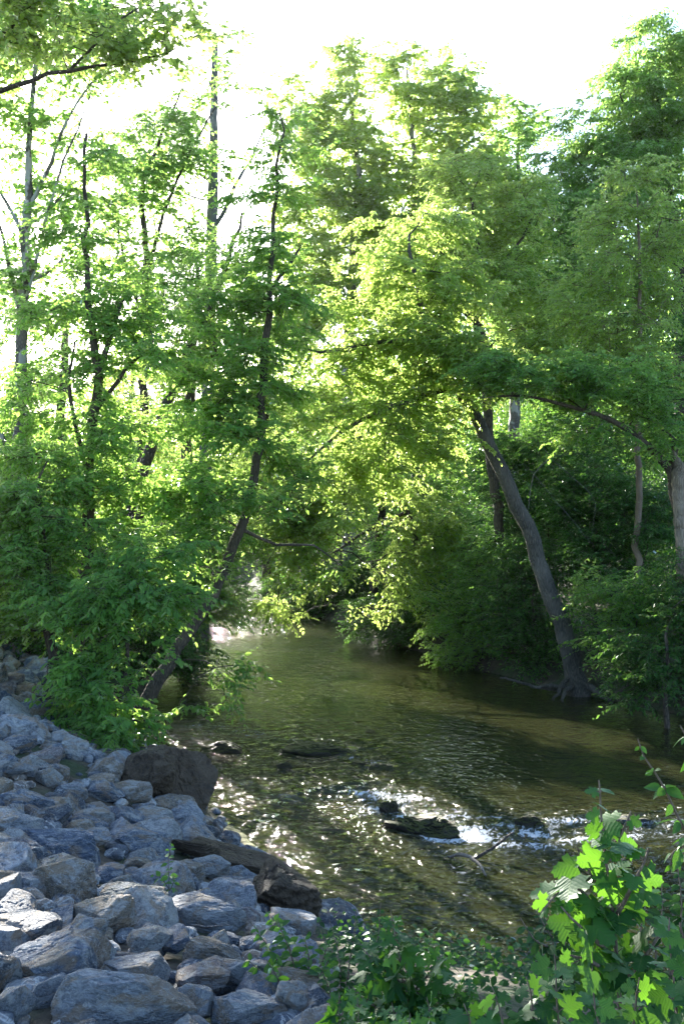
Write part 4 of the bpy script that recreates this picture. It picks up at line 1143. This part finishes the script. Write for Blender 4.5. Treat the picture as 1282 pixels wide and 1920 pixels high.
# dead twigs hanging in front of the dark wood
bare_tree('dead_branch', 'tangle of bare pale twigs hanging beside the leaning trunk', 'branch', [(990, 955, 24.6, 0.0100), (1000, 890, 24.6, 0.0150), (1030, 860, 24.6, 0.0150), (1050, 840, 24.6, 0.0125)],
  [[(1000, 890, 24.6, 0.0100), (980, 870, 24.6, 0.0060), (960, 880, 24.5, 0.0030)], [(1030, 860, 24.6, 0.0100), (1080, 900, 24.5, 0.0070), (1115, 940, 24.4, 0.0050), (1110, 1000, 24.4, 0.0025)],
   [(1030, 855, 24.6, 0.0080), (1000, 820, 24.5, 0.0050), (970, 830, 24.5, 0.0030)], [(1000, 890, 24.6, 0.0080), (1060, 960, 24.4, 0.0055), (1110, 1020, 24.4, 0.0025)], [(1045, 840, 24.6, 0.0100), (1070, 790, 24.4, 0.0050), (1060, 760, 24.4, 0.0025)],
   [(1035, 858, 24.6, 0.0070), (1090, 850, 24.4, 0.0050), (1130, 880, 24.4, 0.0025)]], 'dead', 91, base=False, sides=7)

# ---- far wood (a mass nobody could count)
rs = np.random.RandomState(77)
def far_mass(name, n, box, topf, seed, leaf, mat, label):
    rs = np.random.RandomState(seed)
    x = rs.uniform(box[0], box[1], n); y = rs.uniform(box[2], box[3], n)
    d, rb = water_dist(x, y)
    m = d > .8; x, y = x[m], y[m]
    top = topf(x, y) * (.72 + .38 * fbm(np.stack([x * .22, y * .22, x * 0], 1), 3, seed) + .1)
    g = height(x, y)
    z = g + (top - g) * rs.uniform(0, 1, len(x)) ** .8
    P = np.stack([x, y, z], 1)
    # gather the leaves into clumps
    dens = fbm(P * .55, 3, seed + 3)
    P = P[dens > -.08]
    k = 9
    Q = np.repeat(P, k, 0) + rs.normal(0, .45, (len(P) * k, 3)) * [1, 1, .5]
    Q = Q[rs.uniform(0, 1, len(Q)) > sun_spots(Q) * .93]
    V, lo, sz, npl = leaves_arrays(Q, rs.normal(size=Q.shape) + [0, 0, -.6], rs.normal(0, .6, Q.shape) + [0, 0, 1], leaf * rs.uniform(.6, 1.2, len(Q)), T_QUAD)
    LEAF_COUNT[0] += len(sz)
    o = link(name, mesh_np(name, V, lo, sz, False, {'rnd': rs.uniform(0, 1, len(sz))}), LEAF[mat])
    return tag(o, label, kind='stuff')
far_mass('far_wood', 110000, (-80, 50, 56, 110), lambda x, y: 14 + 12 * ss(x, -12, 18) , 5, .34, 'elder', 'far wood closing the view all around')
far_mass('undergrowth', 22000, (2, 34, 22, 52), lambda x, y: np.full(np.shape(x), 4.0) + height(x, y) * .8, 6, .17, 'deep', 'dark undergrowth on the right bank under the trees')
far_mass('undergrowth', 15000, (-26, -4, 24, 56), lambda x, y: np.full(np.shape(x), 4.2), 7, .17, 'elder', 'undergrowth on the left bank under the trees')
# ------------------------------------------------------------------ plants in the foreground
HALF = [(-.14, .16), (-.16, .34), (-.06, .36), (.04, .22), (.12, .20), (.22, .42), (.24, .56), (.40, .70), (.42, .52), (.54, .46), (.46, .32), (.38, .13), (.52, .14), (.62, .27), (.68, .18), (.82, .13), (1.0, 0)]
HALFS = [(-.14, .12), (-.22, .30), (-.10, .38), (-.08, .58), (.04, .50), (.12, .46), (.20, .58), (.28, .80), (.38, .66), (.50, .64), (.50, .46), (.44, .28), (.56, .30), (.66, .40), (.72, .26), (.86, .24), (.88, .10), (1.0, 0)]
def lobed(half):
    mid = [(0, 0), (.33, 0), (.66, 0)]
    P = [(0, 0), (.33, 0), (.66, 0)] + half
    n = len(half)
    P += [(x, -y) for x, y in half[:-1]]
    P = np.array(P)
    z = -.35 * P[:, 1] ** 2 + .10 * np.abs(P[:, 1]) - .12 * P[:, 0] ** 2 + .03 * np.sin(P[:, 0] * 9 + P[:, 1] * 7)
    T = np.column_stack([P, z])
    up = list(range(3, 3 + n)); tip = up[-1]; dn = list(range(3 + n, 3 + n + n - 1))
    # three wedges a side so that the blade can bend
    h = [i for i, (x, y) in enumerate(half)]
    a_ = next(i for i, (x, y) in enumerate(half) if x > .28); b_ = next(i for i, (x, y) in enumerate(half) if x > .6)
    polys = [[0, 1] + up[:a_ + 1][::-1], [1, 2] + up[a_:b_ + 1][::-1], [2] + up[b_:][::-1],
             [1, 0] + dn[:a_ + 1], [2, 1] + dn[a_:b_ + 1], [2] + dn[b_:] + [tip]]
    return T, polys
T_SYC = lobed(HALFS); T_MAP = lobed(HALF)
_e = [(0.08, .12), (.22, .24), (.4, .29), (.6, .25), (.8, .13), (.92, .05), (1.0, 0)]
T_EGG = lobed(_e)
T_EGG[0][:, 2] = .25 * np.abs(T_EGG[0][:, 1]) - .15 * T_EGG[0][:, 0] ** 2

def plant(name, label, cat, stems, leaf, tmpl, size, per, seed, bark='stem', droop=.35, petiole=.5, group=None, two=False, face=(0, -.55, .8), jit=.45, r0=.008, sz_by=None, base=True, topfull=True):
    """stems: list of [(px,py,Y)...] from foot to tip; leaves set along each stem, alternate or opposite"""
    rs = np.random.RandomState(seed)
    allV, allL, allS, off = [], [], [], 0
    LP, LD, LN, LS = [], [], [], []
    root_loc = None
    for si, st in enumerate(stems):
        t = Tree(seed + si, 7)
        pts = [PT(*q) for q in st]
        if base and si == 0:
            g = hz(pts[0][0], pts[0][1])
            pts.insert(0, np.array([pts[0][0], pts[0][1] + .02, g - .03])) if pts[0][2] > g + .05 else None
        if root_loc is None: root_loc = pts[0].copy()
        rr = np.linspace(r0, r0 * .3, len(pts))
        t.path(pts, rr, step=.05, wob=.003)
        V, q, s = t.wood(); allV.append(V); allL.append(q + off); allS.append(s); off += len(V)
        cum = np.concatenate([[0], np.cumsum(np.linalg.norm(np.diff(t.pos[:t.n], axis=0), axis=1))])
        L = cum[-1]
        nl = max(3, int(L * per)); ph = rs.uniform(0, 6.28)
        for k in range(nl):
            u = (k + .5 + rs.uniform(-.2, .2)) / nl
            u = .06 + .94 * u
            i = min(t.n - 2, max(0, np.searchsorted(cum, u * L) - 1))
            p = t.pos[i]; ax = norm(t.pos[i + 1] - t.pos[i])
            a1 = norm(np.cross(ax, [0.1, .3, 1.0] if abs(ax[2]) < .8 else [0, 1, .1])); a2 = np.cross(ax, a1)
            for m in ((0, 1) if two else (0,)):
                an = ph + k * (1.57 if two else 2.4) + m * math.pi
                d = a1 * math.cos(an) + a2 * math.sin(an) + ax * (.35 + .6 * u)
                sc = size * rs.uniform(.7, 1.15) * (1.0 - .55 * max(0, u - .7) / .3)
                pl = sc * petiole * rs.uniform(.7, 1.2)
                d = norm(d + np.array([0, 0, .25]))
                e = p + d * pl + np.array([0, 0, -pl * .2])
                b = Tree(1, 4); b.path([p, (p + e) / 2 + [0, 0, pl * .08], e], [.0022, .0017, .0013], step=.03, wob=0)
                V, q, s = b.wood(); allV.append(V); allL.append(q + off); allS.append(s); off += len(V)
                dd = norm(d * [1, 1, .5] + np.array([0, 0, -droop * rs.uniform(.3, 1.8)]))
                LP.append(e); LD.append(dd); LN.append(np.array(face) + rs.normal(0, jit, 3)); LS.append(sc)
    root = empty(name, root_loc, label, cat, group)
    link('stem', mesh_np('stem', np.vstack(allV) - root_loc, np.concatenate(allL), np.concatenate(allS), True), BARK[bark], root)
    P = np.array(LP)
    T, polys = tmpl
    V, lo, sz, npl = leaves_arrays(P, np.array(LD), np.array(LN), np.array(LS), tmpl)
    # curl every leaf a little differently
    uv = np.tile(T[:, :2], (len(P), 1))
    curl = np.repeat(rs.normal(0, .10, len(P)) * np.array(LS), len(T))
    V = V + np.array([0, 0, 1.0]) * (curl * (uv[:, 0] ** 2 * 1.0 + np.abs(uv[:, 1])) )[:, None]
    link('foliage', mesh_np('foliage', V - root_loc, lo, sz, True, {'rnd': np.repeat(rs.uniform(0, 1, len(P)), npl)}, uv), LEAF[leaf], root)
    return root

G_F = 'plants in front of the camera'
plant('sycamore_sapling', 'tall sycamore sapling with large lobed sunlit leaves in front of the riffle', 'sapling',
      [[(1162, 1925, 3.8), (1150, 1740, 3.8), (1135, 1600, 3.8), (1128, 1540, 3.8), (1122, 1462, 3.8)], [(1148, 1730, 3.8), (1190, 1650, 3.7), (1215, 1590, 3.7)], [(1146, 1690, 3.8), (1100, 1630, 3.9), (1080, 1590, 3.9)],
       [(1155, 1800, 3.8), (1090, 1740, 3.7), (1050, 1700, 3.7)], [(1158, 1850, 3.8), (1220, 1780, 3.7), (1250, 1720, 3.7)], [(1152, 1760, 3.8), (1075, 1660, 3.8), (1010, 1710, 3.7)], [(1156, 1830, 3.8), (1100, 1800, 3.6), (1060, 1790, 3.6)], [(1135, 1610, 3.8), (1165, 1560, 3.8), (1180, 1520, 3.8)]],
      'fore', T_SYC, .112, 27, 201, 'stem', group=G_F, r0=.010)
SHOOTS = [([(1270, 1990, 3.1), (1262, 1850, 3.1), (1250, 1720, 3.1)], 'broad-leaved sycamore shoot just right of the foot of the tall sapling'),
  ([(1180, 1990, 3.2), (1190, 1900, 3.2), (1200, 1830, 3.2)], 'short sycamore shoot at the bottom edge touching the tall sapling stem'),
  ([(1050, 2000, 3.3), (1045, 1900, 3.3), (1040, 1790, 3.3)], 'dark-leaved sycamore shoot left of the tall sapling under the small-leaved bush'),
  ([(1110, 2010, 3.1), (1120, 1930, 3.1), (1110, 1860, 3.1)], 'low sycamore shoot in front of the tall sapling at the bottom edge'),
  ([(1310, 1950, 2.9), (1290, 1800, 2.9), (1270, 1730, 2.9)], 'nearest sycamore shoot with leaves cut by the right edge'),
  ([(950, 2010, 3.4), (945, 1930, 3.4), (925, 1850, 3.4)], 'sycamore shoot whose leaves reach over the brown water at the bottom'),
  ([(895, 2010, 3.5), (885, 1930, 3.5), (870, 1880, 3.5)], 'leftmost sycamore shoot, beside the maple seedlings'),
  ([(990, 2000, 3.4), (1000, 1900, 3.4), (985, 1830, 3.4)], 'sycamore shoot with one pale leaf between the bush and the bottom edge')]
for k, (st, lab) in enumerate(SHOOTS):
    plant('sycamore_sapling', lab, 'sapling', [st], 'fore', T_SYC, .115, 32, 220 + k * 3, 'stem', group='sycamore shoots at the bottom edge', r0=.007)
plant('honeysuckle', 'arching honeysuckle branch with paired oval leaves reaching in at the right edge', 'shrub',
      [[(1330, 1650, 3.3), (1290, 1570, 3.3), (1245, 1480, 3.3), (1210, 1420, 3.3), (1190, 1385, 3.3)], [(1330, 1470, 3.2), (1300, 1410, 3.2), (1276, 1360, 3.2)], [(1290, 1575, 3.3), (1262, 1600, 3.3), (1250, 1640, 3.3)]],
      'fore', T_EGG, .062, 34, 204, 'stem', two=True, group=G_F, petiole=.15, r0=.006, base=False, droop=.6)
plant('shrub', 'dark small-leaved bush behind the tall sapling', 'shrub',
      [[(1050, 1900, 4.8), (1040, 1780, 4.8), (1000, 1700, 4.8)], [(1048, 1850, 4.8), (1060, 1740, 4.8), (1040, 1685, 4.8)], [(1060, 1880, 4.8), (1100, 1780, 4.8), (1110, 1700, 4.8)], [(1200, 1900, 4.7), (1235, 1760, 4.7), (1240, 1640, 4.7)], [(1205, 1890, 4.7), (1200, 1760, 4.7), (1215, 1680, 4.7)],
       [(1250, 1850, 4.7), (1275, 1740, 4.7), (1270, 1620, 4.7)], [(1120, 1900, 4.8), (1150, 1790, 4.8), (1165, 1720, 4.8)], [(1040, 1780, 4.8), (1000, 1760, 4.7), (975, 1720, 4.7)]],
      'foredark', T_EGG, .075, 40, 205, 'stem', two=True, group=G_F, petiole=.12, r0=.007)
plant('maple_seedling', 'silver maple seedling with jagged leaves in the middle of the bottom edge', 'sapling',
      [[(770, 1960, 4.3), (755, 1830, 4.3), (742, 1760, 4.3), (730, 1705, 4.3)], [(760, 1880, 4.3), (810, 1820, 4.3), (830, 1790, 4.3)], [(758, 1850, 4.3), (700, 1800, 4.3), (680, 1780, 4.3)], [(765, 1920, 4.3), (850, 1870, 4.3), (890, 1850, 4.3)], [(764, 1920, 4.3), (690, 1880, 4.2), (660, 1850, 4.2)]],
      'fore', T_MAP, .10, 46, 206, 'stem', two=True, group=G_F, r0=.006)
MAPLES = [([(640, 2000, 4.2), (640, 1930, 4.2), (635, 1860, 4.2)], 'leftmost maple seedling, next to the striped end boulder'),
  ([(680, 2000, 4.0), (675, 1920, 4.0), (668, 1870, 4.0)], 'maple seedling second from the rocks at the bottom edge'),
  ([(700, 1990, 4.3), (705, 1900, 4.3), (712, 1830, 4.3)], 'taller maple seedling just left of the big jagged one'),
  ([(740, 2000, 3.9), (742, 1930, 3.9), (735, 1880, 3.9)], 'low maple seedling in front of the big jagged one'),
  ([(770, 1990, 3.7), (765, 1950, 3.7), (770, 1900, 3.7)], 'nearest maple seedling at the very bottom edge'),
  ([(800, 2000, 3.8), (805, 1930, 3.8), (800, 1870, 3.8)], 'maple seedling right of the nearest one'),
  ([(830, 1990, 4.3), (825, 1900, 4.3), (815, 1840, 4.3)], 'maple seedling reaching towards the brown water right of the big jagged one'),
  ([(860, 2000, 3.9), (850, 1940, 3.9), (850, 1890, 3.9)], 'maple seedling beside the leftmost sycamore shoot'),
  ([(905, 1990, 4.2), (905, 1920, 4.2), (900, 1870, 4.2)], 'rightmost maple seedling, behind the leftmost sycamore shoot')]
for k, (st, lab) in enumerate(MAPLES):
    plant('maple_seedling', lab, 'sapling', [st], 'fore', T_MAP, .095, 62, 260 + k * 3, 'stem', two=True, group='maple seedlings at the bottom edge', r0=.005)
plant('shrub', 'small green shrub with yellow-green tips growing out of the rocks by the layered boulder', 'shrub',
      [[(560, 1880, 5.6), (520, 1800, 5.6), (470, 1730, 5.6)], [(560, 1880, 5.6), (545, 1790, 5.6), (520, 1725, 5.6)], [(562, 1875, 5.6), (580, 1800, 5.6), (565, 1745, 5.6)], [(556, 1860, 5.6), (500, 1830, 5.5), (455, 1790, 5.5)], [(560, 1880, 5.5), (600, 1830, 5.5), (625, 1780, 5.5)], [(560, 1880, 5.5), (530, 1850, 5.4), (500, 1800, 5.4)],
       [(562, 1875, 5.6), (540, 1770, 5.7), (495, 1700, 5.7)], [(562, 1875, 5.6), (610, 1790, 5.7), (600, 1740, 5.7)]],
      'fore', T_EGG, .07, 44, 208, 'stem', two=True, group=G_F, petiole=.12, r0=.006)
plant('shrub', 'thin-leaved shrub standing against the green water left of the maple seedling', 'shrub',
      [[(640, 1900, 5.2), (635, 1790, 5.2), (618, 1725, 5.2)], [(640, 1900, 5.2), (660, 1780, 5.2), (668, 1700, 5.2)], [(642, 1890, 5.2), (700, 1790, 5.2), (715, 1690, 5.2)], [(645, 1890, 5.2), (690, 1830, 5.1), (700, 1780, 5.1)], [(640, 1900, 5.2), (610, 1840, 5.1), (600, 1800, 5.1)]],
      'foredark', T_EGG, .055, 50, 209, 'stem', two=True, group=G_F, petiole=.12, r0=.005)
plant('weed', 'thin weed with a bare flower stalk growing between the rocks above the green-grey slab', 'weed',
      [[(318, 1668, 8.1), (316, 1620, 8.1), (322, 1570, 8.1)], [(318, 1668, 8.1), (300, 1645, 8.1), (278, 1640, 8.1)], [(318, 1670, 8.1), (328, 1650, 8.0), (322, 1635, 8.0)], [(318, 1690, 7.9), (310, 1710, 7.8), (330, 1700, 7.8)]],
      'fore', T_EGG, .07, 20, 210, 'stem', two=True, petiole=.2, r0=.004, base=False)
# grass-like ground cover under them: short leafy sprigs
rs = np.random.RandomState(3)
n = 1500
x = rs.uniform(-.1, 5, n); y = rs.uniform(2.6, 9.3, n)
m = (x > np.interp(y, [3.5, 5.5, 7.5, 9.8], [0.15, 0.05, -0.15, -0.2])); x, y = x[m], y[m]
z = height(x, y); P = np.stack([x, y, z + rs.uniform(.02, .22, len(x))], 1)
P = np.repeat(P, 5, 0) + rs.normal(0, .07, (len(P) * 5, 3))
V, lo, sz, npl = leaves_arrays(P, rs.normal(size=P.shape) * [1, 1, .4], rs.normal(0, .4, P.shape) + [0, -.3, 1], .055 * rs.uniform(.6, 1.3, len(P)), T_EGG)
o = link('ground_cover', mesh_np('ground_cover', V, lo, sz, True, {'rnd': rs.uniform(0, 1, len(sz))}, np.tile(T_EGG[0][:, :2], (len(P), 1))), LEAF['foredark'])
tag(o, 'leafy ground cover on the near bank', kind='stuff')

# ------------------------------------------------------------------ sticks
def stick(label, pts, radii, bark, seed, side=()):
    t = Tree(seed, 8); t.path(pts, radii, step=.06, wob=.008)
    V, q, s = t.wood()
    root = link('dead_branch', mesh_np('dead_branch', V - pts[0], q, s, True), BARK[bark]); root.location = pts[0]
    return tag(root, label, 'branch')
def wp(px, py, up=0.0):
    Y = H * F / (py - 960); p = PT(px, py, Y)
    return p + [0, 0, up]
stick('dark crooked dead branch sticking up out of the bright riffle', [wp(884, 1606, -.04), PT(905, 1600, 13.05), PT(930, 1587, 13.1), PT(945, 1572, 13.15), PT(962, 1561, 13.2)], [.022, .024, .02, .017, .010], 'brown', 301)
stick('pale knotted dead branch lying in the water below the dark one', [wp(842, 1607, .0), wp(865, 1612, .07), wp(888, 1620, .06), wp(900, 1628, .05), wp(910, 1638, -.03)], [.018, .026, .022, .02, .012], 'torn', 302)
stick('thin dry twig lying across the low pale boulder', [PT(360, 1735, 7.1), PT(385, 1738, 7.0), PT(430, 1733, 6.95)], [.006, .007, .004], 'dead', 303)
print('LEAVES', LEAF_COUNT[0])
# ------------------------------------------------------------------ air volume added for the veiling glare round the sun
x0, x1, y0, y1, z0, z1 = -410, 410, -210, 710, -6.0, 42.0
Vb = np.array([(x, y, z) for z in (z0, z1) for y in (y0, y1) for x in (x0, x1)], float)
Fb = np.array([[0, 2, 3, 1], [4, 5, 7, 6], [0, 1, 5, 4], [2, 6, 7, 3], [0, 4, 6, 2], [1, 3, 7, 5]])
a = NT('glare_veil')
v = a.n('ShaderNodeVolumePrincipled')
v.inputs['Color'].default_value = (0.93, 0.96, 1.0, 1)
v.inputs['Density'].default_value = 0.0001
v.inputs['Anisotropy'].default_value = 0.72
a.l(v.outputs[0], a.out.inputs['Volume'])
glare_veil = link('glare_veil', mesh_np('glare_veil', Vb, Fb.ravel(), np.full(6, 4)), a.m)
glare_veil.display_type = 'WIRE'
tag(glare_veil, 'thin bright air volume added for the glare around the sun', kind='stuff')
